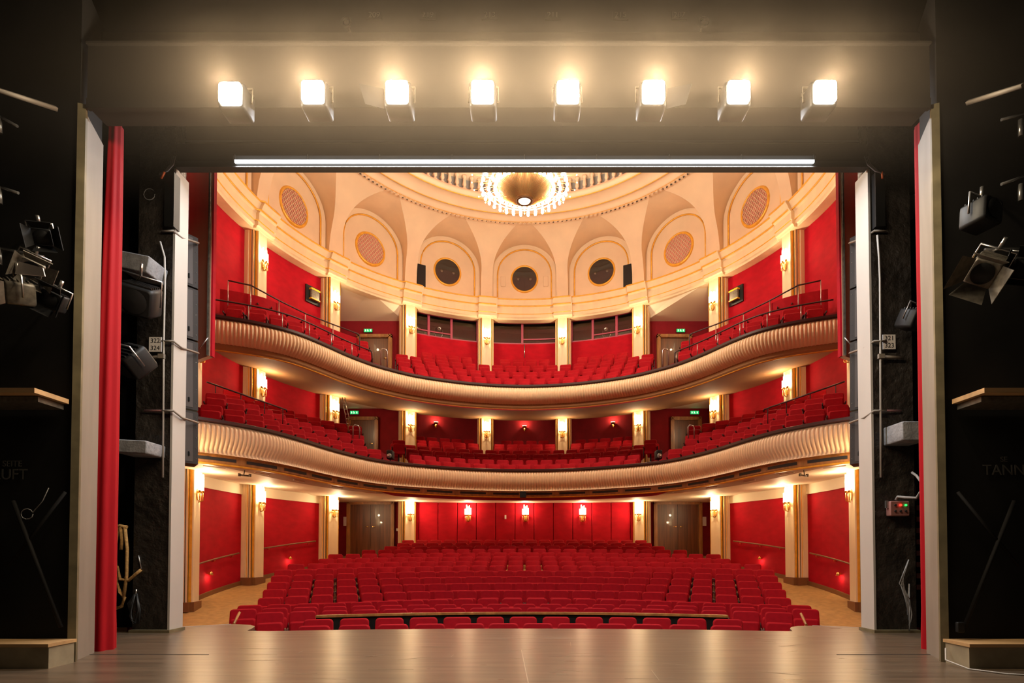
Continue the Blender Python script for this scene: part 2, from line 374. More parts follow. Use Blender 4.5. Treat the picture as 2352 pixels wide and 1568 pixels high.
# ---- control booth behind the top tier: red parapet wall, windows, dark room
mb = MB(); arcband(mb, -32, 32, 9.12, 9.27, 7.6, 10.37); struct('wall_booth', mb, 'redwall')
mb = MB(); arcband(mb, -32, 32, 10.6, 10.7, 8, 11.6); arcband(mb, -32, 32, 9.2, 10.7, 11.42, 11.5); arcband(mb, -32, 32, 9.27, 10.7, 10.34, 10.40); struct('wall_booth_interior', mb, 'glass_dark')
mb = MB(); arcband(mb, -31, 31, 9.05, 9.2, 11.33, 11.5); struct('ceiling_booth_bay', mb, 'white')
wn = [1]
def booth_window(cuts, splits, label):               # cuts: mullion angles; splits: indices with a low transom
    r = thing('window_%d' % wn[0], None, None, pol((cuts[0] + cuts[-1]) / 2, 9.18, 10.35)); r['kind'] = 'structure'; wn[0] += 1
    z0, z1 = 10.36, 11.36; f = MB()
    arcband(f, cuts[0], cuts[-1], 9.13, 9.2, z0, z0 + .06, .5); arcband(f, cuts[0], cuts[-1], 9.13, 9.2, z1 - .07, z1, .5)
    for k, c in enumerate(cuts): w = .30 if 0 < k < len(cuts) - 1 else .2; arcband(f, c - w, c + w, 9.11, 9.2, z0, z1, .3)
    for k in splits: arcband(f, cuts[k], cuts[k + 1], 9.12, 9.19, z0 + .2, z0 + .25, .5)
    part(r, 'window_frame', f, 'winframe')
    for a, b_ in zip(cuts[:-1], cuts[1:]): pm = MB(); arcband(pm, a + .35, b_ - .35, 9.155, 9.165, z0 + .05, z1 - .06, .5); part(r, 'pane', pm, 'glass')
booth_window([-31.2, -26.6, -20.3, -13.2], [0, 1], ''); booth_window([-9.0, -.6, 9.0], [1], ''); booth_window([13.2, 19.0, 25.6, 31.2], [1, 2], '')
def moving_head(th, r, z, label):
    c = pol(th, r, z); t = thing('moving_head_light', label, 'stage light', c, 'stage lights behind the booth windows')
    t.rotation_euler.z = -radians(th)
    lpart(t, 'base', MB().box((0, 0, .05), (.24, .2, .1)), 'greymetal')
    lpart(t, 'yoke', MB().tube([(0, 0, .1), (-.12, 0, .14), (-.17, 0, .25), (-.17, 0, .48)], .016, 8).tube([(0, 0, .1), (.12, 0, .14), (.17, 0, .25), (.17, 0, .48)], .016, 8), 'metal')
    lpart(t, 'lamp_head', MB().lathe([(.06, -.13), (.12, -.12), (.13, .0), (.11, .12), (.0, .14)], (0, 0, .46), 16, mtx=Matrix.Rotation(pi / 2, 3, 'X')), 'blackmetal')
    lpart(t, 'lens', MB().lathe([(0, .0), (.05, .004), (.075, .012)], (0, -.13, .46), 16, mtx=Matrix.Rotation(pi / 2, 3, 'X')), 'metal')
moving_head(-23.2, 9.55, 10.42, 'yoke mounted moving light behind the left booth window'); moving_head(22.2, 9.55, 10.42, 'yoke mounted moving light behind the right booth window')
mb = MB().cyl(pol(-30, 9.5, 10.85), pol(-27, 9.6, 10.65), .07, 12); single('follow_spot', mb, 'metal', 'long metal follow spot tube behind the leftmost booth pane', 'stage light')
mb = MB().lathe([(.12, -.06), (.14, 0), (.12, .06)], pol(28.6, 9.6, 10.75), 20, mtx=Matrix.Rotation(pi / 2, 3, 'X')); single('lens_tube', mb, 'greymetal', 'round lens hood behind the rightmost booth pane', 'stage light')
mb = MB().cyl(pol(0, 9.10, 9.75), pol(0, 9.10, 10.34), .02, 8); single('conduit', mb, 'metal', 'short pale pipe on the red wall under the middle booth window', 'pipe')

# ---- pilasters (built as trim of the house)
tn = [5]
def pilaster(th, z0, z1, base):
    t = thing('trim_%d' % tn[0], None, None, pol(th, RP, z0)); tn[0] += 1; t['kind'] = 'structure'
    a = -radians(th); R = Matrix.Rotation(a, 3, 'Z'); c = Vector(pol(th, RP, 0))
    def bx(mb, x0, x1, y0, y1, za, zb): mb.box(c + R @ Vector(((x0 + x1) / 2, (y0 + y1) / 2, (za + zb) / 2)), (x1 - x0, y1 - y0, zb - za), mtx=R)
    sh = MB(); bx(sh, -.30, .30, .10, .48, z0, z1); part(t, 'pilaster_shaft', sh, 'pil')
    fc = MB(); bx(fc, -.20, .20, 0, .12, z0, z1); bx(fc, -.34, -.30, .26, .42, z0, z1); bx(fc, .30, .34, .26, .42, z0, z1); part(t, 'pilaster_face', fc, 'pil')
    gd = MB()
    for x in (-.215, .215): bx(gd, x - .008, x + .008, .03, .12, z0, z1)
    for x in (-.288, .288): bx(gd, x - .007, x + .007, .09, .12, z0, z1)
    for x in (-.305, .305): bx(gd, x - .005, x + .005, .21, .225, z0, z1)
    part(t, 'gold_bead', gd, 'gold')
    dk = MB()
    for x in (-.243, .243): bx(dk, x - .014, x + .014, .092, .12, z0, z1)
    for x in (-.303, .303): bx(dk, x - .006, x + .006, .14, .16, z0, z1)
    part(t, 'dark_groove', dk, 'darkline')
    if base:
        bs = MB(); bx(bs, -.35, .35, .05, .48, z0, z0 + .24); bx(bs, -.24, .24, -.05, .1, z0, z0 + .24); part(t, 'plinth', bs, 'plinth')
PIL = [-121, -99, -77, -55, -33, -11, 11, 33, 55, 77, 99, 121]
for th in PIL:
    p = pol(th, RP)
    if abs(th) > 20: pilaster(th, floorz(*p) - .03, Z_CORN + .02, True)
    else: pilaster(th, 4.4, Z_CORN + .02, False)

# ---- cornice
def cprof(o):   # (inset from 8.6 toward the room, z)
    return [(8.97, 11.24), (8.62 - o, 11.24), (8.60 - o, 11.30), (8.55 - o, 11.33), (8.55 - o, 11.46), (8.52 - o, 11.48), (8.52 - o, 11.70), (8.46 - o, 11.76), (8.43 - o, 11.80), (8.38 - o, 11.90), (8.33 - o, 11.98), (8.33 - o, 12.02), (8.97, 12.04)]
root = thing('trim_50', None, None, (0, C0, 11.24)); root['kind'] = 'structure'
mb = MB(); gm = MB(); ths = []
rows = []; gl_ = [[], [], []]
for i in range(-126 * 2, 126 * 2 + 1):
    t = i / 2; near = min(abs(t - q) for q in PIL); o = .0 if near > 2.6 else .11
    pr = cprof(o)
    if rows and prev != o: rows.append([pol(t, r, z) for r, z in cprof(prev)])
    prev = o; rows.append([pol(t, r, z) for r, z in pr])
    for k, (r, z) in enumerate(((8.325 - o, 12.02), (8.445 - o, 11.775), (8.54 - o, 11.468))): gl_[k].append(pol(t, r, z))
mb.grid(rows, False); part(root, 'cornice_moulding', mb, 'pil')
for k in range(3): gm.tube(gl_[k], (.028, .026, .016)[k], 6)
part(root, 'gold_bead', gm, 'gold')

# ---- arched niches, vault lunettes and cove
RN = 8.80; ZR = 14.6; RR = 6.9; SPR = 13.25
def rc(z):
    t = min(1, max(0, (z - 12.0) / 2.62)); return 8.6 - 1.7 * (1 - sqrt(max(0, 1 - t * t)))
def sb(z): return 1.4 if z <= SPR else 1.4 * sqrt(max(0, 1 - ((z - SPR) / 1.4) ** 2))
zs = [12.0, 12.4, 12.8, 13.1, 13.25] + [13.25 + 1.35 * (1 - (1 - k / 14) ** 1.6) for k in range(1, 15)]; zs[-1] = ZR
mb = MB(); vb = MB(); nw = MB()
for bay in range(-5, 6):
    c = 22 * bay
    for s in (-1, 1):
        rows = []
        for z in zs:
            tb = math.degrees(sb(z) / 8.6); rows.append([pol(c + s * (tb + (11 - tb) * k / 6), rc(z), z) for k in range(7)])
        mb.grid(rows, True)
        vr = [[pol(c + s * math.degrees(sb(z) / 8.6), rc(z) + (RN - rc(z)) * k / 5, z) for k in range(6)] for z in zs]
        vb.grid(vr, True)
    top = [[pol(c + t, rr, SPR + 1.4 * sqrt(max(0, 1 - (radians(t) * 8.6 / 1.4) ** 2)) if rr > 0 else 0) for rr in (RR + .1, 7.6, 8.2, RN)] for t in [math.degrees(sb(ZR) / 8.6) * k / 4 for k in range(-4, 5)]]
    vb.grid(top, True)
struct('ceiling_cove', mb, 'cream'); struct('ceiling_vault_lunettes', vb, 'cream')
mb = MB(); arcband(mb, -121, 121, RN, RN + .1, 11.9, 14.75, 1.5); struct('wall_niche_drum', mb, 'cream')
def archpts(w, z0, spr, r, c, rise=None, n=20):
    rise = rise or w; pts = [pol(c - math.degrees(w / 8.7), r, z0)]
    for k in range(n + 1):
        a = pi - pi * k / n; pts.append(pol(c + math.degrees(w * cos(a) / 8.7), r, spr + rise * sin(a)))
    return pts + [pol(c + math.degrees(w / 8.7), r, z0)]
BAYN = {-4: 'far left', -3: 'left upper side', -2: 'outer left', -1: 'inner left', 0: 'middle', 1: 'inner right', 2: 'outer right', 3: 'right upper side', 4: 'far right'}
for bay in range(-4, 5):
    c = 22 * bay
    t = thing('trim_%d' % (60 + bay), None, None, pol(c, RN, 12.0)); t['kind'] = 'structure'
    o1, o2 = archpts(1.36, 12.0, SPR, RN - .05, c, 1.32), archpts(1.2, 12.0, SPR, RN - .05, c, 1.2)
    b1, b2 = archpts(1.36, 12.0, SPR, RN, c, 1.32), archpts(1.2, 12.0, SPR, RN, c, 1.2)
    part(t, 'archivolt', MB().grid([b1, o1, o2, b2], False), 'cream')
    part(t, 'gold_bead', MB().tube(archpts(1.17, 12.0, SPR, RN - .03, c, 1.17), .030, 6), 'gold')
    # round opening
    ax = Vector((sin(radians(c)), cos(radians(c)), 0)); R = Matrix.Rotation(-radians(c), 3, 'Z') @ Matrix.Rotation(-pi / 2, 3, 'X'); cc = Vector(pol(c, RN, 13.13))
    if abs(bay) <= 1:
        w = thing('window_%d' % (20 + bay), None, None, cc); w['kind'] = 'structure'
        part(w, 'window_frame', MB().lathe([(.52, -.02), (.56, .03 - .08), (.60, -.04), (.62, .0)], cc - ax * .0, 40, mtx=R), 'gold')
        part(w, 'dark_room', MB().lathe([(0, .0), (.53, .0)], cc - ax * .035, 40, mtx=R), 'glass_dark')
        for sx in (-1, 1):
            q = cc - ax * .045 + Vector((ax.y, -ax.x, 0)) * sx * .26 + Vector((0, 0, -.02))
            part(w, 'lamp_lens', MB().lathe([(0, -.02), (.05, -.015), (.06, 0)], q, 14, mtx=R), 'greymetal')
        part(w, 'pane', MB().lathe([(0, -.11), (.54, -.10)], cc, 40, mtx=R), 'glass')
    else:
        w = thing('round_grille', 'round gilt-framed lattice grille, %s niche' % BAYN[bay], 'grille', cc, 'round lattice grilles in the niches')
        part(w, 'grille_frame', MB().lathe([(.56, .0), (.57, -.06), (.61, -.07), (.65, -.04), (.67, .0)], cc, 40, mtx=R), 'gold')
        part(w, 'backing', MB().lathe([(0, .0), (.57, .0)], cc - ax * .03, 40, mtx=R), 'pink')
        lt = MB()
        for sg in (1, -1):
            for k in range(-5, 6):
                d = k * .105; L = sqrt(.56 ** 2 - d * d); ang = radians(52)
                dv = Vector((cos(ang) * sg, 0, sin(ang))); nv = Vector((-sin(ang) * sg, 0, cos(ang)))
                Rz = Matrix.Rotation(-radians(c), 3, 'Z')
                a_, b_ = [Rz @ (nv * d + dv * q) + cc - ax * .05 for q in (-L, L)]
                lt.tube([a_, b_], .013, 4)
        part(w, 'lattice', lt, 'cream')
for s in (-1, 1):
    c = s * 22 - (0 if 1 else 0); t = s * 29.7
    Rz = Matrix.Rotation(-radians(t), 3, 'Z'); q = pol(t, RN - .10, 12.62)
    single('loudspeaker', MB().box(q, (.34, .16, .98), mtx=Rz), 'blackmetal', 'tall black loudspeaker in the inner %s niche' % ('left' if s < 0 else 'right'), 'loudspeaker')
    q = pol(s * 6.1, RN - .02, 13.0); single('wall_plate', MB().rbox(q, (.22, .04, .46), .04), 'cream', 'pale wall plate %s of the middle round window' % ('left' if s < 0 else 'right'), 'wall plate')

# ---- ceiling ring with balusters, dome
root = thing('ceiling_ring', None, None, (0, C0, ZR)); root['kind'] = 'structure'
part(root, 'plaster_ring', MB().lathe([(7.05, 14.62), (6.98, 14.55), (6.88, 14.53), (6.80, 14.58), (6.74, 14.64), (6.55, 14.66), (6.5, 14.62), (6.42, 14.62), (6.38, 14.68), (5.9, 14.70), (5.82, 14.66), (5.72, 14.66), (5.68, 14.74), (5.68, 14.86), (6.1, 14.86)], (0, C0, 0), 120), 'cream')
dn = MB()
for k in range(-46, 47):
    for rr in (6.93,): dn.box(pol(k * 1.5, rr, 14.522), (.09, .12, .05), -radians(k * 1.5) + .5)
part(root, 'dentil_band', dn, 'cream')
gm = MB()
for r, z, q in ((6.46, 14.61, .016), (5.77, 14.65, .022), (6.86, 14.53, .01)): gm.tube([pol(k * 3, r, z) for k in range(120)], q, 6, closed=True)
part(root, 'gold_bead', gm, 'gold')
part(root, 'frieze_back', MB().lathe([(6.02, 14.8), (6.02, 15.6)], (0, C0, 0), 90), 'greyrecess')
part(root, 'upper_moulding', MB().lathe([(6.1, 15.42), (5.7, 15.42), (5.66, 15.5), (5.55, 15.62), (5.5, 15.75), (5.45, 15.85), (6.1, 15.86)], (0, C0, 0), 120), 'cream')
bp = [(.045, 0), (.085, .0), (.085, .06), (.05, .08), (.05, .14), (.08, .2), (.06, .32), (.05, .44), (.085, .47), (.085, .56), (.03, .56)]
bmesh_ = MB().lathe(bp, (0, 0, 0), 8).box((0, .12, .3), (.05, .2, .05)).mesh('baluster', 'cream')
for k in range(-24, 25):
    if k == 0 or True: b = link('baluster', bmesh_, root, Vector(pol(k * 2.9, 5.78, 14.86)) - Vector((0, C0, ZR))); b.rotation_euler.z = -radians(k * 2.9)
struct('ceiling_dome', MB().lathe([(6.0, 15.8), (5.3, 15.9), (4.6, 16.4), (3.3, 17.0), (1.8, 17.4), (0, 17.5)], (0, C0, 0), 64), 'pink')

# ------------------------------------------------------------------ balconies
def smooth_curve(half, n=1100):
    pts = [(-x, y) for x, y in reversed(half[1:])] + half
    P_ = [Vector(p) for p in pts]; out = []
    for i in range(len(P_) - 1):
        p0 = P_[max(i - 1, 0)]; p1 = P_[i]; p2 = P_[i + 1]; p3 = P_[min(i + 2, len(P_) - 1)]
        for k in range(24):
            t = k / 24; out.append(.5 * ((2 * p1) + (p2 - p0) * t + (2 * p0 - 5 * p1 + 4 * p2 - p3) * t * t + (3 * p1 - p0 - 3 * p2 + p3) * t ** 3))
    out.append(P_[-1])
    def resample(q, m):
        L = [0]
        for a, b_ in zip(q, q[1:]): L.append(L[-1] + (b_ - a).length)
        r = []; j = 0
        for k in range(m):
            d = L[-1] * k / (m - 1)
            while j < len(L) - 2 and L[j + 1] < d: j += 1
            u = (d - L[j]) / max(1e-9, L[j + 1] - L[j]); r.append(q[j].lerp(q[j + 1], u))
        return r, L[-1]
    q, _ = resample(out, 400)
    for _i in range(30): q = [q[0]] + [(q[i - 1] + 2 * q[i] + q[i + 1]) / 4 for i in range(1, 399)] + [q[-1]]
    return resample(q, n)
def normals(q):                      # toward the middle of the house
    N = []
    for i in range(len(q)):
        a = q[max(0, i - 1)]; b_ = q[min(len(q) - 1, i + 1)]; t = (b_ - a).normalized(); N.append(Vector((t.y, -t.x)))
    return N
UP = [(0, 20.7), (1.9, 20.38), (3.6, 19.58), (4.54, 18.75), (5.0, 18.2), (5.49, 17.36), (5.9, 16.45), (6.38, 15.6), (7.0, 15.07), (7.6, 14.75), (8.3, 14.45), (8.9, 14.3)]
LO = [(0, 20.3), (1.9, 19.98), (3.6, 19.1), (4.5, 18.35), (5.06, 17.42), (5.51, 16.2), (5.84, 14.85), (6.2, 13.8), (6.75, 12.95), (7.3, 12.4), (8.0, 11.95), (8.5, 11.7)]
def balcony(ctrl, prof, label, capz, lipz, lipo, vents, name='balcony'):
    p_rib = .095; q0, L = smooth_curve(ctrl, 400); n = int(L / p_rib) * 6 + 1; q, L = smooth_curve(ctrl, n); N = normals(q)
    root = thing(name, label, 'balcony', (0, 20, lipz), 'curved balcony fronts')
    rows = []
    for i in range(n):
        ph = (i % 6) / 6; bulge = .048 * abs(sin(pi * ph)) ** .7
        rows.append([Vector((*(q[i] + N[i] * (o + bulge * w)), z)) for o, z, w in prof])
    part(root, 'ribbed_front', MB().grid(rows, True), 'ribs')
    st = range(0, n, 3)
    def sweep(poly, m, nm, lbl=None):
        mb = MB().grid([[Vector((*(q[i] + N[i] * o), z)) for o, z in poly] for i in st], False); return part(root, nm, mb, m, lbl)
    sweep([(.05, capz - .09), (.11, capz - .07), (.11, capz - .01), (.08, capz), (-.16, capz), (-.18, capz - .12), (.05, capz - .09)], 'cap', 'rail_cap')
    sweep([(-.18, capz - .1), (-.18, lipz + .1)], 'redwall', 'parapet_inside')
    part(root, 'gold_lip', MB().tube([Vector((*(q[i] + N[i] * lipo), lipz)) for i in st], .028, 6), 'gold')
    return root, q, N, L, sweep
pu = [(.0, 7.11, 0), (.03, 7.09, .3), (.06, 7.02, 1), (.085, 6.92, 1), (.085, 6.82, 1), (.05, 6.72, 1), (-.02, 6.63, 1), (-.10, 6.57, .9), (-.17, 6.53, .5)]
UB, UQ, UN, UL, usw = balcony(UP, pu, 'upper curved balcony with cream ribbed front', 7.19, 6.37, -.22, False)
usw([(-.17, 6.53), (-.16, 6.42), (-.20, 6.36)], 'soffit', 'lower_fascia')
pl = [(.0, 3.99, 0), (.03, 3.97, .3), (.06, 3.90, 1), (.085, 3.78, 1), (.085, 3.66, 1), (.05, 3.54, 1), (-.01, 3.45, 1), (-.05, 3.39, 1), (-.04, 3.34, .8), (-.0, 3.30, .5)]
LB, LQ, LN, LL, lsw = balcony(LO, pl, 'lower curved balcony with cream ribbed front', 4.07, 3.10, -.17, True)
lsw([(-.0, 3.30), (-.14, 3.29), (-.14, 3.14), (-.17, 3.08), (-.25, 3.08)], 'woodframe', 'vent_band')
nv = len(LQ); L0 = LL / (nv - 1)
k = 0; d = .4
while d < LL - 1.4:
    i0 = int(d / L0); i1 = int((d + .92) / L0); vm = MB()
    vm.grid([[Vector((*(LQ[i] + LN[i] * -.125), z)) for z in (3.18, 3.25)] for i in range(i0, i1, 3)], False)
    part(LB, 'vent_slot', vm, 'ink'); d += 1.16
# soffits: from lip back to the wall, and the tier floors behind
def azim(p): return math.degrees(atan2(p.x, p.y - C0))
def soffit(Q, N, o0, z0, widths, mats, names, rw, zw):
    idx = list(range(0, len(Q), 9)); inner = [(Q[i] + N[i] * o0) for i in idx]; th = [azim(p) for p in inner]; mx = 0; outp = []
    for p, t in zip(inner, th):
        outp.append(Vector(pol(t, max(rw(t), (p - Vector((0, C0))).length + .02))))
    for (u0, u1), m_, nm in zip(widths, mats, names):
        K = 5; rows = []
        for a, b_ in zip(inner, outp):
            Ld = max(.05, (b_ - a).length); row = []
            for k in range(K + 1):
                w = (u0 + (min(u1, Ld) - u0) * k / K) if u0 < Ld else Ld; w = min(w, Ld); v = a.lerp(b_, w / Ld)
                row.append(Vector((v.x, v.y, z0 + (zw - z0) * min(1, (w / Ld) ** .8))))
            rows.append(row)
        lo = MB().grid(rows, True); lo.grid([[p + Vector((0, 0, .1)) for p in r] for r in rows], True)
        struct(nm, lo, m_)
soffit(UQ, UN, -.2, 6.40, [(0, 30)], ['soffit'], ['ceiling_under_upper_balcony'], lambda t: RW + .02, SOF2)
def rwl(t):
    if abs(t) < 60:
        r = 7.9 / max(.05, cos(radians(t))); return min(max(r, RW), 11.2)
    return RW
soffit(LQ, LN, -.2, 3.10, [(0, 1.1), (1.1, 30)], ['soffit', 'white'], ['ceiling_under_lower_balcony', 'ceiling_stalls'], rwl, CEIL1 + .03)
# light slots let into the lower soffit
mb = MB()
for k in range(-7, 8):
    i = int(len(LQ) / 2 + k * 1.55 / L0)
    if 0 < i < len(LQ):
        c = LQ[i] + LN[i] * -.75; tn_ = Vector((-LN[i].y, LN[i].x)); mb.box((c.x, c.y, 3.115), (.5, .03, .02), atan2(tn_.y, tn_.x))
struct('trim_80', mb, 'white')
single('projector_bracket', MB().box((-.05, 19.98, 3.14), (.22, .2, .2)), 'blackmetal', 'small black box at the middle of the lower balcony edge', 'bracket')
for s in (-1, 1):
    c = P(560 if s < 0 else 1848, 1090, 14.2); t = thing('hanging_clamp', 'small metal clamp bar hanging below the lower balcony at the %s' % ('left' if s < 0 else 'right'), 'clamp', c, 'clamp bars under the balcony')
    part(t, 'bar', MB().cyl(c + Vector((-.13, 0, 0)), c + Vector((.13, .1, -.02)), .02), 'greymetal'); part(t, 'hook', MB().cyl(c, c + Vector((0, .05, .14)), .012).box(c + Vector((-.11, 0, 0)), (.04, .06, .07)).box(c + Vector((.11, .09, 0)), (.04, .06, .07)), 'greymetal')

# tier floors: one stepped tread per row
def offset_row(Q, N, off): return [q - n_ * off for q, n_ in zip(Q, N)]
ARM = {'first': {1: .22, 2: .45, 3: .60}, 'upper': {1: .18, 2: .34}}
def armlift_(t, k, x): return ARM[t].get(k, 0) * min(1, max(0, (abs(x) - 4.3) / .8))
TROWS = {'first': [(.80, 4.36), (1.65, 4.67), (2.5, 5.03), (3.35, 5.35), (4.45, 5.81), (5.45, 6.17)], 'upper': [(.85, 7.70), (1.75, 8.24), (2.7, 8.80), (3.85, 9.45)]}
for tier, Q, N, rmax in (('first', LQ, LN, 10.95), ('upper', UQ, UN, 9.12)):
    mb = MB(); rws = TROWS[tier]; idx = range(0, len(Q), 12)
    for k, (off, zt) in enumerate(rws):
        z = zt - .88; o0 = (.2 if k == 0 else (rws[k - 1][0] + off) / 2 - .12); o1 = (rws[k + 1][0] + off) / 2 - .12 if k + 1 < len(rws) else off + .8
        if k >= 4 or (tier == 'upper' and k == 3): idk = [i for i in idx if abs(azim(Q[i])) < 33]
        else: idk = list(idx)
        rows = []
        for i in idk:
            pp = []
            for o in (o0, o1):
                v = Q[i] - N[i] * o; d = v - Vector((0, C0)); a = azim(v); lim = rmax if abs(a) < 33 else (RW if abs(a) > 55 else 10.2)
                if d.length > lim: v = Vector((0, C0)) + d.normalized() * lim
                pp.append(v)
            zl = z + armlift_(tier, k + 1, pp[0].x)
            rows.append([Vector((*pp[0], zl - .5)), Vector((*pp[0], zl)), Vector((*pp[1], zl)), Vector((*pp[1], zl - .2))])
        mb.grid(rows, False)
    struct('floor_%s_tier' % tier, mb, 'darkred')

# ------------------------------------------------------------------ theatre seats
def seat_proto(tierseat):
    r = thing('theatre_chair', 'red velvet theatre seat', 'seat')
    Rx = Matrix.Rotation(radians(-11), 3, 'X')
    W_ = .485
    b = MB().rbox((0, .02, .66), (W_, .07, .46), .06, Rx)
    b.v = [((x * (1 - .06 * max(0, (z - .45)) / .45)), y, z) for x, y, z in b.v]
    lpart(r, 'backrest', b, 'seat')
    lpart(r, 'cushion', MB().rbox((0, -.11, .52), (W_ - .05, .10, .40), .05, Matrix.Rotation(radians(-6), 3, 'X')), 'seat')
    for s in (-1, 1):
        lpart(r, 'armrest', MB().rbox((s * .252, -.10, .57), (.03, .34, .05), .012).rbox((s * .252, -.04, .40), (.026, .2, .34), .01), 'cap')
    lpart(r, 'pedestal', MB().box((0, -.02, .02), (.3, .16, .04)).box((0, .0, .2), (.05, .05, .36)).cyl((-.24, 0, .38), (.24, 0, .38), .015, 8), 'blackmetal')
    return r
proto = seat_proto(False); remember(proto)
cands = []           # (importance, location, angle, tier, row, index, count)
def stalls_row(k, D, u, top, n=None, D0=-1.0):
    Rr = D - D0; phi = None
    lo, hi = 0, 1.2
    for _ in range(40):
        m_ = (lo + hi) / 2; X = Rr * sin(m_); DD = D0 + Rr * cos(m_)
        if X / DD < u / F: lo = m_
        else: hi = m_
    n = n or int(round(2 * lo * Rr / .545)); res = []
    for i in range(n):
        a = (i - (n - 1) / 2) * .545 / Rr; X = Rr * sin(a); Y = D0 + Rr * cos(a)
        fz = floorz(X, Y) if k > 2 else -.86 + (top - .02)
        res.append((X, Y, fz, -a))
    return res
SR = [(1, 8.85, 503, -.02, 12), (2, 9.7, 500, .03, 13)] + [(k, 11.1 + .86 * (k - 3), u, 0, None) for k, u in zip(range(3, 18), (609, 666, 648, 632, 619, 606, 594, 587, 537, 487, 444, 368, 333, 303, 277))]
VIS = {1: 15, 2: 26, 3: 22, 4: 24, 5: 26, 6: 24, 7: 20, 8: 17, 9: 15, 10: 12, 11: 11, 12: 10, 13: 9, 14: 8, 15: 7, 16: 7, 17: 9}
for k, D, u, top, n in SR:
    if k == 1: lst = []; xs = [696, 782, 867, 950, 1041, 1120, 1200, 1270 + 10, 1370, 1451, 1534, 1624]; Rr = 16.
    else: xs = None
    if xs:
        for x in xs:
            X = (x + 36 - CX) / F * 8.75; Y = -7.1 + sqrt(16 ** 2 - X * X) - .02; lst.append((X, Y, -.895, -X / 16))
    elif k == 2:
        lst = []
        for i in range(13): X = (i - 6) * .555 - .02; Y = -6.3 + sqrt(16 ** 2 - X * X); lst.append((X, Y, -.885, -X / 16))
    else:
        lst = stalls_row(k, D, u, top, n)
        if k % 2 == 0: pass
    for i, (X, Y, z, a) in enumerate(lst): cands.append((VIS[k] * .54 * F / Y * (1 + .25 * abs(X) / 5), (X, Y, z), a, 'stalls', k, i, len(lst)))
def _al(t, k): return {'first': {1: .22, 2: .45, 3: .60}, 'upper': {1: .18, 2: .34}}[t].get(k, 0)
def armlift(t, k, x): return _al(t, k) * min(1, max(0, (abs(x) - 4.3) / .8))
def tier_row(tier, k, Q, N, off, ztop, groups, pitch=.555, imp=20):
    R_ = offset_row(Q, N, off); L = [0]
    for a, b_ in zip(R_, R_[1:]): L.append(L[-1] + (b_ - a).length)
    mid = L[len(L) // 2]; res = []
    m = int(mid / pitch); ph = .0 if k % 2 else .5
    for q in range(-m, m + 1):
        d = mid + (q + ph) * pitch
        if d <= 0 or d >= L[-1]: continue
        j = next(i for i in range(len(L)) if L[i] >= d); v = R_[j]; nn = N[j]
        u = pj(v.x, v.y, ztop)[0]; a = azim(v); rad = (v - Vector((0, C0))).length
        if k >= (5 if tier == 'first' else 4) and min(abs(a - p_) for p_ in PIL) < 3.6: continue
        if rad > 8.2 and abs(a) > 33: continue
        if rad > 8.2 and rad < 9.25 and min(abs(a - p_) for p_ in PIL) < 3.6: continue
        if groups(u, a, v.x):
            if abs(v.x) > 4.4: nn = (nn * .45 + Vector((0, -1)) * .55).normalized()
            zz = ztop + armlift(tier, k, v.x)
            ang = atan2(nn.x, -nn.y); res.append(((v.x, v.y, zz - .88), ang, j))
    for sec in (('left', lambda x: x < -4.3), ('centre', lambda x: -4.3 <= x <= 4.3), ('right', lambda x: x > 4.3)):
        ls = [r for r in res if sec[1](r[0][0])]
        for i, (loc, ang, j) in enumerate(ls):
            cands.append((imp * .54 * F / loc[1] * (1.5 if sec[0] != 'centre' else .9), loc, ang, tier + ' ' + sec[0], k, i, len(ls)))
def g_first(k):
    lim = {1: (256, 322), 2: (276, 352), 3: (296, 386), 4: (300, 2000), 5: (300, 2000), 6: (300, 2000)}[k]
    return lambda u, a, x: (abs(u - CX) < lim[0] or (abs(u - CX) > lim[1] and k <= 3)) and 438 < u < 1968
def g_upper(k):
    lim = {1: (276, 352), 2: (286, 372), 3: (296, 2000), 4: (300, 2000)}[k]
    return lambda u, a, x: (abs(u - CX) < lim[0] or (abs(u - CX) > lim[1])) and 470 < u < 1940
for k, (off, zt) in enumerate(TROWS['first'], 1): tier_row('first', k, LQ, LN, off, zt, g_first(k), imp={1: 13, 2: 20, 3: 20, 4: 10, 5: 16, 6: 12}[k])
for k, (off, zt) in enumerate(TROWS['upper'], 1): tier_row('upper', k, UQ, UN, off, zt, g_upper(k), imp={1: 17, 2: 18, 3: 15, 4: 14}[k])
cands.sort(key=lambda c: -c[0])
rest = []
bits = [(c, [tuple(v.co) for v in c.data.vertices], [tuple(p.vertices) for p in c.data.polygons]) for c in KIDS[proto.name] if c.name.startswith(('backrest', 'cushion'))]
for q, (imp, loc, ang, tier, k, i, n) in enumerate(cands):
    if q < 300:
        o = proto if q == 0 else copy_tree(proto)
        o.location = loc; o.rotation_euler.z = ang
        half = (i < n - i); ordn = ORD[i] if half else ORD[n - 1 - i]; side = 'left' if half else 'right'
        if tier == 'stalls': lab = 'red velvet seat, %s from the %s end of stalls row %s' % (ordn, side, ORD[k - 1])
        else:
            t_, s_ = tier.split(); t_ = 'lower' if t_ == 'first' else 'upper'
            if s_ == 'centre': lab = 'red seat, %s from %s, %s row of %s balcony centre' % (ordn, side, ORD[k - 1], t_)
            else: lab = 'red seat, %s from stage end, %s row of %s balcony %s arm' % (ORD[i] if s_ == 'left' else ORD[n - 1 - i], ORD[k - 1], t_, s_)
        tag(o, lab, 'seat', 'red theatre seats')
    else: rest.append((loc, ang))
print('SEATS', len(cands), 'rest', len(rest))
mb = MB()
for loc, ang in rest:
    Mx = Matrix.Translation(loc) @ Matrix.Rotation(ang, 4, 'Z')
    for c, vs, fs in bits: mb.add([Mx @ Vector(v) for v in vs], fs, True)
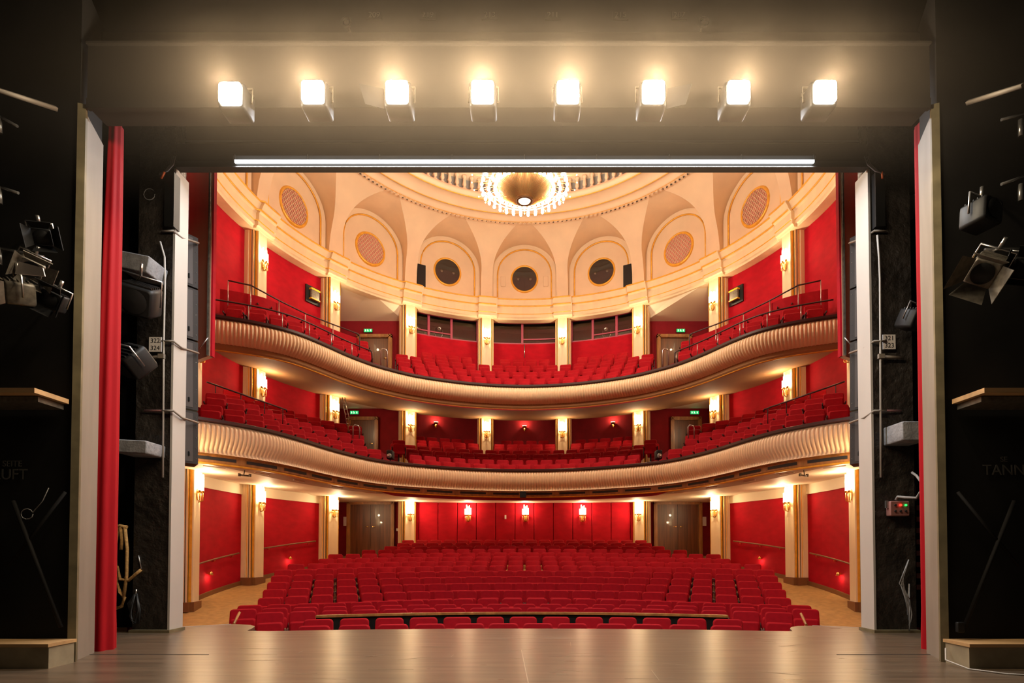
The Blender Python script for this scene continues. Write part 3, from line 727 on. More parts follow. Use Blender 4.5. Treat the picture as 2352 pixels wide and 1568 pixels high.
o = tag(link('theatre_chairs', mb.mesh('theatre_chairs', 'seat')), 'remaining red theatre seats in the back rows of stalls and balconies', 'seats', 'red theatre seats', 'stuff')

# aisle posts and rails
def rail_thing(name, label, Q, N, off, z, u0, u1, side, posts, cat='handrail', drop=.5, ends=(0, 0)):
    pts = []
    for q, n_ in zip(Q, N):
        v = q - n_ * off; u = pj(v.x, v.y, z)[0]
        if side * (u - CX) > 0 and u0 <= abs(u - CX) <= u1: pts.append(Vector((v.x, v.y, z)))
    pts = pts[::6]; r = thing(name, label, cat, pts[0] - Vector((0, 0, drop)), 'brown handrails on the upper balcony arms')
    # bend the inner end down
    e = pts[-1] if side < 0 else pts[0]
    seq = pts + [e + Vector((.04 * -side, 0, -.06)), e + Vector((.05 * -side, 0, -drop))] if side < 0 else [e + Vector((.05 * -side, 0, -drop)), e + Vector((.04 * -side, 0, -.06))] + pts
    part(r, 'rail', MB().tube(seq, .022, 8), 'cap')
    for k in range(posts):
        p = pts[int((len(pts) - 1) * (k + .1) / posts)]; part(r, 'post', MB().cyl(p, p - Vector((0, 0, drop)), .014, 8), 'metal')
    return r
for s, nm in ((-1, 'left'), (1, 'right')):
    rail_thing('handrail', 'brown handrail with steel posts on the %s upper balcony front edge' % nm, UQ, UN, .05, 7.62, 348, 718, s, 6, drop=.45)
    R2 = offset_row(UQ, UN, 1.38); pts = []
    for a_, py in ((524, 644), (576, 655), (641, 690), (702, 720), (765, 745), (822, 766)):
        px = a_ if s < 0 else 2 * CX - a_; v = min((v for v in R2 if v.x * s > 0), key=lambda v: abs(pj(v.x, v.y, 8.5)[0] - px)); pts.append(P(px, py, v.y))
    t = thing('handrail', 'brown handrail with steel posts behind the %s upper front row' % nm, 'handrail', pts[-1] - Vector((0, 0, .8)))
    part(t, 'rail', MB().tube(pts + [pts[-1] + Vector((-s * .05, .0, -.06)), pts[-1] + Vector((-s * .06, .0, -.9))], .022, 8), 'cap')
    for p in pts[:-1]: part(t, 'post', MB().cyl(p, p - Vector((0, 0, .9)), .014, 8), 'metal')
    # parapet boards between the first and second row of the arm
    R_ = offset_row(UQ, UN, 1.45); pts = [Vector((v.x, v.y, 0)) for v in R_ if 380 < abs(pj(v.x, v.y, 8)[0] - CX) < 700 and v.x * s > 0][::4]
    mb = MB().grid([[p + Vector((0, 0, z)) + w for z, w in ((7.2, Vector((0, .03, 0))), (7.2, Vector()), (8.5, Vector()), (8.5, Vector((0, .03, 0))))] for p in pts], False)
    single('parapet_board', mb, 'seat', 'long red padded board behind the %s upper front row' % nm, 'parapet')
    # sloping rail along the wall behind the lower arm
    a, b_ = (P(475, 877, 14.6), P(658, 941, 16.4)) if s < 0 else (P(1940, 876, 14.6), P(1755, 940, 16.4))
    r = thing('handrail', 'thin dark handrail along the %s wall behind the lower balcony arm' % nm, 'handrail', a); part(r, 'rail', MB().tube([a, a.lerp(b_, .5), b_, b_ + Vector((0, .02, -.06))], .022, 8), 'cap')
    for k in (.1, .4, .7, .95): p = a.lerp(b_, k); part(r, 'bracket', MB().cyl(p, p + Vector((0, 0, -.45)), .012, 6), 'blackmetal')
    # short chrome hoops by the gangways
    for tier, (px, py, D, ztop) in (('upper', (882 if s < 0 else 1529, 800, 19.2, .62)), ('lower', (818 if s < 0 else 1588, 975, 18.6, .45))):
        c = P(px, py, D); r = thing('gangway_rail', 'chrome hoop rail beside the %s gangway of the %s balcony' % (nm, tier), 'handrail', c - Vector((0, 0, ztop)), 'chrome hoop rails by the gangways')
        part(r, 'hoop', MB().tube([c + Vector((-.1, 0, -ztop)), c + Vector((-.1, 0, -.06)), c + Vector((-.05, .02, 0)), c + Vector((.06, .04, -.02)), c + Vector((.1, .04, -.1)), c + Vector((.1, .04, -ztop))], .02, 8), 'metal')
# stage light on each lower gangway
for s, nm, px in ((-1, 'left', 897), (1, 'right', 1512)):
    c = P(px, 1045, 19.2); r = thing('spotlight', 'black spotlight on the lower balcony %s gangway' % nm, 'stage light', c - Vector((0, 0, .25)), 'spotlights on the lower balcony')
    part(r, 'lamp_body', MB().rbox(c, (.2, .34, .3), .04), 'blackmetal'); part(r, 'lens', MB().lathe([(0, -.02), (.06, -.01), (.08, 0)], c + Vector((.0, -.18, -.05)), 14, mtx=Matrix.Rotation(-pi / 2, 3, 'X')), 'metal'); part(r, 'stand', MB().cyl(c, c - Vector((0, 0, .3)), .02), 'blackmetal')

# ------------------------------------------------------------------ lamps of the house
ARMS = {}
def sconce(c, nrm, label, big=1.0, watt=SCONCE_W, group='glowing tube sconces'):
    a = atan2(nrm.x, -nrm.y); r = thing('wall_sconce', label, 'lamp', c, group, a)
    lpart(r, 'backplate', MB().rbox((0, -.01, -.02), (.09, .025, .3), .03), 'brass')
    for k, (x, y, h) in enumerate(((-.115, -.09, .38), (0, -.13, .54), (.115, -.09, .44), (-.055, -.06, .66), (.06, -.06, .60))):
        if (k, big) not in ARMS:
            st = MB().tube([(0, -.02, -.22), (x, y, -.17), (x, y, .05)], .010, 6).lathe([(.012, 0), (.03, .03), (.034, .06)], (x, y, .02), 8)
            ARMS[(k, big)] = (st.mesh('brass_arm', 'brass'), MB().cyl((x, y, .08), (x, y, .08 + h * .78 * big), .019, 8).mesh('glass_tube', 'tube'))
        am = link('brass_arm', ARMS[(k, big)][0], r); link('glass_tube', ARMS[(k, big)][1], am)
    b = bulb(r, (0, -.24, .26), watt, WARM, .05, world=False); return r
TN = ['', 'leftmost ', '']
def side(th): return 'left' if th < 0 else 'right'
PO = {121: 'sixth', 99: 'fifth', 77: 'fourth', 55: 'third', 33: 'second', 11: 'first'}
for th in PIL:
    nr = Vector((-sin(radians(th)), -cos(radians(th)), 0)); nm = '%s pilaster %s of the centre' % (PO[abs(th)], side(th))
    if abs(th) > 20:
        sconce(pol(th, RP - .01, 2.62), nr, 'lit glass tube sconce, stalls level, %s' % nm, 1.0)
    if abs(th) < 100:
        sconce(pol(th, RP - .01, 6.25), nr, 'lit glass tube sconce, lower balcony level, %s' % nm, .8)
        sconce(pol(th, RP - .01, 10.28), nr, 'lit glass tube sconce, upper balcony level, %s' % nm, .8)
for x, w in ((-2.34, 'left'), (.04, 'middle'), (2.41, 'right')):
    sconce(Vector((x, 23.80, 2.62)), Vector((0, -1, 0)), 'lit sconce on the red padded back wall of the stalls, %s one' % w, .8, 20)
for th, w in ((-22, 'left'), (0, 'middle'), (22, 'right')):
    c = pol(th, 10.93, 7.02); r = thing('uplighter', 'small glowing uplighter on the red wall behind the lower balcony, %s one' % w, 'lamp', c, 'uplighters behind the lower balcony', -radians(th))
    lpart(r, 'bracket', MB().box((0, -.03, -.06), (.07, .06, .14)), 'brass'); lpart(r, 'shade', MB().lathe([(.03, -.03), (.10, .03), (.12, .07)], (0, -.12, 0), 14), 'brass')
    lpart(r, 'glass', MB().lathe([(0, .0), (.09, .03), (.1, .09), (0, .11)], (0, -.12, 0), 12), 'tube'); bulb(r, (0, -.2, .18), 8, (1, .6, .35), .04, world=False)
for px, py, D, w in ((503, 1320, 16.2, 'near the stage on the left wall'), (673, 1284, 19.7, 'farther back on the left wall'), (1743, 1284, 19.7, 'farther back on the right wall'), (1910, 1321, 16.2, 'near the stage on the right wall')):
    c = P(px, py, D); th = azim(Vector((c.x, c.y))); z = c.z; c = Vector(pol(th, RW - .02, z)); nr = Vector((-sin(radians(th)), -cos(radians(th)), 0))
    r = thing('step_light', 'small downward step light ' + w, 'lamp', c, 'step lights on the stalls walls', atan2(nr.x, -nr.y))
    lpart(r, 'shade', MB().lathe([(.0, .1), (.04, .09), (.07, .0), (.06, .0)], (0, -.08, 0), 12), 'brass'); lpart(r, 'glass', MB().lathe([(0, .02), (.05, .01)], (0, -.08, -.005), 10), 'tube')
    lpart(r, 'bracket', MB().box((0, -.03, .05), (.04, .07, .04)), 'brass'); bulb(r, (0, -.11, -.07), STEP_W, WARM, .03, world=False)

# chandelier
c = Vector((0, C0, 11.35)); CHN = thing('chandelier', 'large ring chandelier of glowing bulbs and crystal rods below the dome', 'chandelier', c)
part(CHN, 'suspension_rod', MB().cyl(c + Vector((0, 0, .5)), (0, C0, 17.4), .04), 'brass')
part(CHN, 'inner_reflector', MB().lathe([(.14, -.24), (.22, -.20), (.45, -.08), (.74, .12), (.76, .2)], c, 60), 'cone')
part(CHN, 'centre_eye', MB().lathe([(0, -.27), (.14, -.265), (.17, -.23)], c, 24), 'crystal')
part(CHN, 'hub', MB().lathe([(.17, -.23), (.20, -.27), (.26, -.23), (.26, .3), (.12, .55), (0, .6)], c, 24), 'cone')
rods = MB()
for k in range(96):
    a = 2 * pi * k / 96; u = Vector((cos(a), sin(a), 0)); rods.tube([c + u * .26 + Vector((0, 0, -.23)), c + u * .80 + Vector((0, 0, .11))], .007, 4, cap=False)
part(CHN, 'radial_rods', rods, 'brass', kind='stuff')
BULBM = MB().lathe([(0, -.055), (.03, -.04), (.045, 0), (.03, .05), (0, .06)], (0, 0, 0), 8).mesh('lamp_bulb', 'bulb')
for ring, (R_, z, n_, hl) in enumerate(((.84, .10, 36, .14), (1.02, .04, 28, .10), (1.22, .10, 34, .12))):
    rb = MB(); cr = MB()
    for k in range(n_):
        a = 2 * pi * (k + .5 * (ring % 2)) / n_; u = Vector((cos(a), sin(a), 0)); q = c + u * R_ + Vector((0, 0, z))
        link('lamp_bulb', BULBM, CHN, q - c)
        cr.cyl(q + Vector((0, 0, .07)), q + Vector((0, 0, .07 + hl)), .018, 5)
    cr.tube([c + Vector((R_ * cos(2 * pi * k / 48), R_ * sin(2 * pi * k / 48), z + .14)) for k in range(48)], .014, 5, closed=True)
    part(CHN, 'crystal_ring', cr, 'crystal', kind='stuff')
sp = MB(); tips = MB()
for k in range(28):
    a = 2 * pi * k / 28; u = Vector((cos(a), sin(a), 0)); e = c + u * 1.5 + Vector((0, 0, .30)); sp.tube([c + u * .6 + Vector((0, 0, .4)), e], .008, 5); tips.lathe([(0, -.025), (.022, 0), (0, .025)], e, 6)
    sp.tube([c + u * .3 + Vector((0, 0, .42)), c + u * 1.24 + Vector((0, 0, .26))], .01, 5)
part(CHN, 'spokes', sp, 'brass', kind='stuff'); part(CHN, 'crystal_tips', tips, 'crystal', kind='stuff')
for k in range(6):
    a = 2 * pi * (k + .5) / 6; bulb(CHN, c + Vector((1.33 * cos(a), 1.33 * sin(a), .16)), CHANDELIER_W / 6, CHAND_C, .12)

# ------------------------------------------------------------------ proscenium and stage
for s, nm in ((-1, 'left'), (1, 'right')):
    xi = -4.83 if s < 0 else 4.76; xo = s * 5.32
    mb = MB().box(((xi + xo) / 2, 7.94, 3.9), (abs(xo - xi), .26, 7.8)); struct('wall_pier_' + nm, mb, 'roughblack')
    struct('trim_%d' % (90 + s), MB().box((xi - s * .012, 7.94, 3.2), (.03, .30, 6.35)), 'whitepaint')
    struct('baseboard_pier_' + nm, MB().box(((xi + xo) / 2 - s * .02, 7.93, .02), (abs(xo - xi) + .06, .36, .04)), 'edgepaint')
    struct('wall_wing_' + nm, MB().box((s * 8.4, 8.5, 4.5), (6.2, .3, 9)), 'black')
    # side of the house opening: brown wing panel with a red edge
    e = -4.98 if s < 0 else 5.04
    t = thing('wing_panel', 'tall brown panel behind the %s loudspeaker column' % nm, 'panel', (e, 9.0, 4.2))
    part(t, 'panel_board', MB().prism([(e, 9.0), (e + s * .9, 9.6), (e + s * .9, 9.7), (e, 9.1)][::s], 4.2, 7.6), 'brownpanel'); part(t, 'red_edge', MB().box((e - s * .012, 9.06, 5.9), (.035, .08, 3.4)), 'redwall', 'thin red edge')
    part(t, 'edge_strip', MB().box((e + s * .02, 8.99, 5.9), (.03, .03, 3.4)), 'greymetal')
    part(t, 'bottom_bracket', MB().tube([P(458 if s < 0 else 1962, 800, 8.95), P(478 if s < 0 else 1940, 775, 8.95)], .01, 5), 'metal')
# lintel with LED batten
LT = thing('trim_95', None, None, (0, 7.75, 6.28)); LT['kind'] = 'structure'
part(LT, 'lintel_beam', MB().box((-.03, 7.79, 6.40), (9.5, .12, .08)), 'blackmetal'); part(LT, 'lintel_back', MB().box((-.03, 7.88, 6.60), (9.7, .06, .34)), 'black')
LB_ = thing('light_batten', 'long white LED batten along the lintel of the stage opening', 'lamp', (0, 7.72, 6.38))
part(LB_, 'housing', MB().box((0, 7.80, 6.495), (8.0, .10, .07)), 'batten_body'); part(LB_, 'diffuser', MB().box((0, 7.705, 6.415), (7.9, .03, .035)), 'led')
for k in range(-4, 5): part(LB_, 'joint', MB().box((k * .99, 7.725, 6.485), (.012, .012, .08)), 'metal')
a = bulb(LB_, (0, 7.705, 6.37), BATTEN_W, (.95, .97, 1), kind='AREA'); a.data.shape = 'RECTANGLE'; a.data.size = 7.9; a.data.size_y = .02
# masking above the opening and the portal bridge
struct('wall_above_opening', MB().box((0, 8.15, 7.85), (11.5, .2, 2.2)), 'fascia')
struct('trim_96', MB().box((0, 8.03, 6.93), (11, .02, .03)), 'ink')
BR = thing('portal_bridge', 'dark lighting bridge spanning above the stage opening', 'bridge', (0, 6.0, 5.55))
part(BR, 'bridge_face', MB().box((-.16, 5.83, 5.905), (8.52, .28, .63)), 'fascia')
part(BR, 'bottom_rail', MB().box((-.16, 5.69, 5.60), (8.5, .05, .10)), 'fascia'); part(BR, 'top_rail', MB().box((-.16, 5.68, 6.215), (8.52, .05, .02)), 'fascia')
struct('trim_97', MB().box((0, 6.25, 6.75), (9.4, .12, .12)), 'fascia')
struct('wall_above_bridge', MB().box((0, 6.6, 8.2), (18, .1, 3.4)), 'black')
struct('ceiling_stage', MB().box((0, 3.5, 9.6), (20, 11, .1)), 'black')
for k, (px, s_) in enumerate(((860, '209'), (983, '219'), (1125, '213'), (1270, '211'), (1425, '215'), (1560, '207'))):
    c = P(px, 36, 6.5); r = thing('number_plate', 'faint numbered plate high on the dark bridge, %s from left of six' % ORD[k], 'sign', c); part(r, 'plate', MB().box(c, (.18, .01, .1)), 'black'); textm(s_, .09, 'number', 'faint', r, c + Vector((0, -.008, 0)))
for px in (797, 1615):
    c = P(px, 55, 6.3); r = thing('round_lamp', 'small round unlit lamp on the bridge above, %s one' % ('left' if px < 1000 else 'right'), 'lamp', c, 'unlit round lamps on the bridge')
    part(r, 'rim', MB().lathe([(.05, 0), (.06, .03), (.045, .03)], c, 20, mtx=Matrix.Rotation(pi / 2, 3, 'X')).cyl(c + Vector((0, .02, 0)), c + Vector((0, .27, 0)), .015), 'greymetal'); part(r, 'glass', MB().lathe([(0, .02), (.03, .02)], c, 14, mtx=Matrix.Rotation(pi / 2, 3, 'X')), 'metal')
# eight stage spotlights under the bridge
for k, px in enumerate((527, 717, 911, 1108, 1305, 1502, 1698, 1897)):
    c = P(px, 208 + (4 if k == 0 else 0), 5.25); r = thing('stage_spotlight', 'blazing stage spotlight, %s from left of eight on the bridge' % ORD[k], 'stage light', c + Vector((0, .2, .3)), 'eight lit spotlights on the bridge')
    part(r, 'lamp_body', MB().rbox(c + Vector((0, .14, 0)), (.25, .22, .25), .03), 'blackmetal')
    part(r, 'lens', MB().rbox(c + Vector((0, .01, 0)), (.205, .05, .20), .03), 'lens')
    part(r, 'clamp', MB().cyl(c + Vector((0, .16, .12)), c + Vector((0, .56, .40)), .02).tube([c + Vector((-.14, .14, 0)), c + Vector((-.14, .16, .16)), c + Vector((.14, .16, .16)), c + Vector((.14, .14, 0))], .01, 6), 'greymetal')
    for q, (dx, dz) in enumerate({2: ((-.16, 0),), 5: ((.16, 0),)}.get(k, ())): part(r, 'barn_door', MB().plate([c + Vector((dx * .85, .12, -.08)), c + Vector((dx * 1.0, .12, .12)), c + Vector((dx * 2.5, .16, .20)), c + Vector((dx * 2.1, .16, .0))], Vector((.006, .006, 0))), 'black')
    bulb(r, c + Vector((0, -.13, 0)), SPOT_W, (1, .80, .55), .07)
# portal towers
for s, nm in ((-1, 'left'), (1, 'right')):
    n0 = (-4.46, 5.68) if s < 0 else (4.14, 5.68); n1 = (-4.66, 6.25) if s < 0 else (4.36, 6.25)
    t = thing('portal_tower', 'black sliding portal tower on the %s with grey edge' % nm, 'tower', (n0[0] + s * 1.5, 6, 0))
    part(t, 'tower_face', MB().prism([(n0[0] + s * .02, 5.68), (n0[0] + s * 4, 5.68), (n0[0] + s * 4, 6.25), (n1[0] + s * .02, 6.25)][::-s], .0, 6.9), 'black')
    dx, dy = n1[0] - n0[0], n1[1] - n0[1]; ang = atan2(dy, dx)
    part(t, 'grey_edge', MB().box(((n0[0] + n1[0]) / 2, (n0[1] + n1[1]) / 2, 2.78), (hypot(dx, dy) * .86, .02, 5.56), ang), 'greypaint', 'grey painted return edge')
    part(t, 'corner_strip', MB().box((n0[0] + s * .01, n0[1] + .02, 2.8), (.05, .07, 5.6), ang), 'edgepaint', 'worn olive corner strip')
    part(t, 'brace', MB().tube([P(30 if s < 0 else 2330, 1150, 5.62), P(140 if s < 0 else 2215, 1440, 5.62)], .02, 5).tube([P(150 if s < 0 else 2200, 1130, 5.63), P(20 if s < 0 else 2340, 1300, 5.63)], .016, 5), 'black')
tl = bpy.data.objects['portal_tower']; trr = bpy.data.objects['portal_tower.001']
for parent, s_, px, py, sz in ((tl, 'SEITE', 28, 1065, .085), (tl, 'LUFT', 24, 1090, .15), (trr, 'SEITE', 2306, 1055, .075), (trr, 'TANNE', 2306, 1080, .15)):
    if s_ == 'SEITE' and parent is trr: s_ = 'SE'
    if s_ == 'TANNE': s_ = 'TANN'
    textm(s_, sz, 'painted_lettering', 'faint', parent, P(px, py, 5.672), depth=.001)
# curtains
def curtain(s, xa, xb, label):
    t = thing('stage_curtain', label, 'curtain', ((xa + xb) / 2, 6.42, 0)); rows = []; n = 60
    for j in range(15):
        z = .0 + 5.95 * j / 14; tp = 1 - .62 * (j / 14) ** 1.2; row = []  # narrowed towards the top to imitate the drape fading into darkness
        for i in range(n):
            a = 2 * pi * i / n; cxm = (xb if s < 0 else xa); w = (xb - xa) * tp; x0 = cxm - w / 2 if s < 0 else cxm + w / 2
            fold = 1 + .09 * sin(a * 7 + 1) * (1 if j > 0 else 1.3)
            row.append(Vector((x0 + w / 2 * cos(a) * fold, 6.42 + .15 * tp ** .5 * sin(a) * fold, z)))
        row.append(row[0]); rows.append(row)
    part(t, 'drape', MB().grid(rows[1:], True), 'curtain'); part(t, 'hem', MB().grid([[p + (p - Vector(((xa + xb) / 2, 6.42, p.z))) * .03 for p in rows[0]], [p.lerp(q, .52) + (p - Vector(((xa + xb) / 2, 6.42, p.z))) * .03 for p, q in zip(rows[0], rows[1])], rows[1]], True), 'curtain')
curtain(-1, -4.86, -4.60, 'red velvet stage curtain gathered tight at the left of the opening'); curtain(1, 4.47, 4.72, 'red velvet stage curtain gathered tight at the right of the opening')
# loudspeaker columns
for s, nm in ((-1, 'left'), (1, 'right')):
    x0, x1 = (415, 455) if s < 0 else (1990, 1952)
    t = thing('line_array_speaker', 'tall black loudspeaker column hanging inside the %s of the opening' % nm, 'loudspeaker', P((x0 + x1) / 2, 1070, 8.3))
    ys = (545, 665, 785, 945, 1068)
    for a, b_ in zip(ys[:-1], ys[1:]):
        p0, p1, p2, p3 = P(x1, b_ - 2, 8.5), P(x1, a + 2, 8.5), P(x0 + s * 8, a + 2, 8.25), P(x0 + s * 8, b_ - 2, 8.25)
        p2.z = p1.z; p3.z = p0.z
        cab = part(t, 'speaker_cabinet', MB().plate([p0, p1, p2, p3], Vector((s * .22, .28, 0))), 'speaker')
        m0 = (p0 + p3) / 2; g_ = MB(); 
        g_.plate([p0.lerp(p3, .25) + Vector((0, -.006, .03)), p1.lerp(p2, .25) + Vector((0, -.006, -.03)), p1.lerp(p2, .6) + Vector((0, -.01, -.03)), p0.lerp(p3, .6) + Vector((0, -.01, .03))], Vector((0, .004, 0)))
        part(cab, 'front_strip', g_, 'strip')
        part(cab, 'keyhole', MB().rbox(p0.lerp(p3, .42) + Vector((0, -.02, .14)), (.035, .012, .07), .014), 'ink')
        sc = MB()
        for q in range(5):
            for f_ in (.08, .85): sc.lathe([(0, -.004), (.006, 0)], p0.lerp(p3, f_).lerp(p1.lerp(p2, f_), (q + .5) / 5) + Vector((0, -.012, 0)), 6, mtx=Matrix.Rotation(-pi / 2, 3, 'X'))
        part(cab, 'screws', sc, 'metal')
    for y in (532, 785, 945):
        st = MB().tube([P(372 if s < 0 else 2036, y - 2, 7.74), P(398 if s < 0 else 2008, y - 2, 7.74), P(418 if s < 0 else 1985, y + 14, 7.95), P(456 if s < 0 else 1951, y + 26, 8.47)], .016, 4); single('fixing_strap', st, 'greypaint', 'grey strap round the %s white pier edge, %s from top' % (nm, ORD[(532, 785, 945).index(y)]), 'strap')
# conduits, signs, boxes on the piers
for s, nm, top, txt in ((-1, 'left', 371, ('322', '324')), (1, 'right', 2021, ('321', '323'))):
    t = thing('conduit', 'thin white vertical conduit on the black %s pier' % nm, 'pipe', P(top, 1097, 7.74))
    mb = MB().tube([P(368 if s < 0 else 2015, 555 if s < 0 else 540, 7.74), P(378 if s < 0 else 2019, 590, 7.74), P(379 if s < 0 else 2021, 640, 7.74), P(376 if s < 0 else 2022, 780, 7.74), P(374 if s < 0 else 2023, 1096, 7.74)], .013, 8); part(t, 'pipe', mb, 'whitepaint')
    part(t, 'bracket', MB().tube([P(336 if s < 0 else 2075, 822, 7.76), P(372 if s < 0 else 2024, 818, 7.74)], .02, 6).box(P(371 if s < 0 else 2024, 818, 7.73), (.08, .04, .06)), 'greypaint')
    part(t, 'shelf_bar', MB().tube([P(331 if s < 0 else 2070, 943, 7.78), P(395 if s < 0 else 2010, 943, 7.76)], .014, 4), 'pinkbox')
    c = P(357 if s < 0 else 2042, 791 if s < 0 else 785, 7.76); r = thing('number_sign', 'white number sign reading %s %s on the %s pier' % (*txt, nm), 'sign', c - Vector((0, 0, .1)))
    part(r, 'sign_plate', MB().box(c, (.17, .012, .20)), 'paper'); 
    for k, s_ in enumerate(txt): textm(s_, .088, 'number', 'ink', r, c + Vector((0, -.008, .048 - .1 * k)), depth=.001)
def foam(c, d, label, rot=0): return single('foam_block', MB().rbox(c, d, .02, Matrix.Rotation(rot, 3, 'Y')), 'foam', label, 'padding')
foam(P(322, 612, 7.55) + Vector((0, .06, 0)), (.40, .4, .22), 'grey foam padding wrapped on the upper left bracket', .2)
foam(P(314, 1029, 7.55) + Vector((0, .06, 0)), (.44, .4, .17), 'grey foam padding on the lower left bracket', .05)
foam(P(2088, 994, 7.55) + Vector((0, .06, 0)), (.36, .4, .25), 'grey foam block on the right bracket beside the curtain')
mb = MB().plate([P(2051, 460, 8.2), P(2103, 445, 8.2), P(2099, 500, 8.2), P(2058, 515, 8.2)], Vector((0, .10, 0))); single('fabric_flap', mb, 'foam', 'pale grey tilted panel hanging at the upper right', 'panel')
for s in (-1, 1):
    a = P(375 if s < 0 else 2033, 515, 7.7); b_ = P(400 if s < 0 else 2013, 375, 7.7); nm = 'left' if s < 0 else 'right'
    single('cable_tray', MB().box(((a.x + b_.x) / 2, 7.78, 5.9), (.13, .14, .75)), 'blackmetal', 'dark cable box at the top of the %s pier' % nm, 'box')
    t = thing('cable_bundle', 'grey cables curving from the lintel at the upper %s' % nm, 'cable', P(372 if s < 0 else 2030, 420, 7.6))
    for k in range(3):
        part(t, 'cable', MB().tube([P((403 - 4 * k) if s < 0 else (1985 + 4 * k), 360, 7.68), P((398 - 3 * k) if s < 0 else (1993 + 4 * k), 378, 7.66), P((385 - 3 * k) if s < 0 else (2010 + 3 * k), 393, 7.66), P((366) if s < 0 else 2032, 398 + 2 * k, 7.66)], .008, 6), 'cable')
    part(t, 'plug', MB().tube([P(370 if s < 0 else 2027, 410, 7.66), P(378 if s < 0 else 2026, 395, 7.66)], .014, 6), 'orange')
t = thing('coiled_cable', 'thin black cable hanging in a loop at the upper left', 'cable', P(343, 446, 7.8)); part(t, 'loop', MB().tube([P(343 + 13 * cos(a * .5), 446 + 13 * sin(a * .5), 7.8) for a in range(12)], .006, 5, closed=False), 'cable')

# control box on the right pier
c = P(2062, 1168, 7.745); t = thing('control_box', 'dusky red button box with a red light on the right pier', 'control panel', c - Vector((0, 0, .1)))
part(t, 'box_body', MB().rbox(c, (.26, .1, .20), .015), 'pinkbox')
for k in range(6):
    q = c + Vector((-.07 + .07 * (k % 3), -.055, .045 - .08 * (k // 3))); part(t, 'button', MB().cyl(q, q + Vector((0, -.015, 0)), .014, 10), 'led_red' if k == 1 else ('led_green' if k == 2 else 'ink'))
part(t, 'side_lamp', MB().box(c + Vector((-.15, 0, .06)), (.03, .03, .1)), 'metal')
t = thing('grey_hose', 'thick pale cable looping from the button box to the curtain', 'cable', c)
part(t, 'hose', MB().tube([P(2057, 1148, 7.72), P(2062, 1140, 7.7), P(2080, 1142, 7.5), P(2105, 1143, 7.4), P(2117, 1125, 7.3), P(2117, 1108, 7.3), P(2105, 1092, 7.4), P(2095, 1085, 7.5)], .016, 8), 'cable')
t = thing('hanging_cables', 'bunch of grey cables hanging above the button box', 'cable', P(2098, 1050, 7.6))
for k in range(3): part(t, 'cable', MB().tube([P(2094 + 2 * k, 1050, 8.33), P(2096 - 3 * k, 1095, 8.33), P(2102 - 3 * k, 1120 + 10 * k, 8.32), P(2104, 1150, 8.33)], .007, 6), 'cable')
t = thing('hanging_cables', 'bunch of pale cables tied on the lower right pier', 'cable', P(2086, 1280, 7.7))
for k in range(5): part(t, 'cable', MB().tube([P(2087, 1285, 7.7), P(2078 - 3 * k, 1315 + 6 * k, 7.7), P(2070 + 5 * k, 1345 + 8 * k, 7.7), P(2078 + 4 * k, 1370 + 10 * k, 7.71), P(2084 + k, 1400 + 12 * k, 7.72), P(2088, 1340, 7.7)], .008, 6), 'cable')
for k in range(9):
    y = 1140 + 26 * k; single('spike_tape', MB().box(P(2112, y, 8.28), (.09, .01, .07)), 'pinkbox', 'small reddish tab, %s from top, behind the right curtain' % ORD[k], 'tape', 'reddish tabs behind the right curtain')
# rope and cable on the left pier
t = thing('coiled_rope', 'pale hemp rope hung in long loops beside the left curtain', 'rope', P(285, 1210, 7.85))
for pts in ([(270, 1212), (264, 1260), (266, 1330), (276, 1360), (286, 1372), (280, 1392), (262, 1398)], [(277, 1210), (280, 1240), (278, 1262)], [(287, 1210), (292, 1260), (291, 1320), (284, 1372)], [(268, 1300), (276, 1330), (296, 1332), (312, 1318), (324, 1308)], [(262, 1212), (275, 1207), (292, 1210)]):
    part(t, 'rope_loop', MB().tube([P(x, y, 7.8) for x, y in pts], .022, 8), 'rope')
part(t, 'shackle', MB().tube([P(318, 1275, 7.8), P(321, 1290, 7.8), P(325, 1305, 7.8), P(316, 1312, 7.8)], .009, 6), 'metal')
t = thing('coiled_cable', 'black cable coil hanging on a hook near the left pier foot', 'cable', P(310, 1360, 7.8))
for k in range(5): part(t, 'cable_loop', MB().tube([P(312, 1360, 7.8), P(305 - 3 * k, 1385, 7.78), P(298 + 2 * k, 1415 + 4 * k, 7.77), P(310 + 2 * k, 1432, 7.77), P(318 + k, 1400, 7.78), P(314, 1362, 7.8)], .010, 6), 'blackcable')
part(t, 'hook', MB().tube([P(313, 1353, 7.8), P(312, 1364, 7.8)], .014, 6), 'metal')
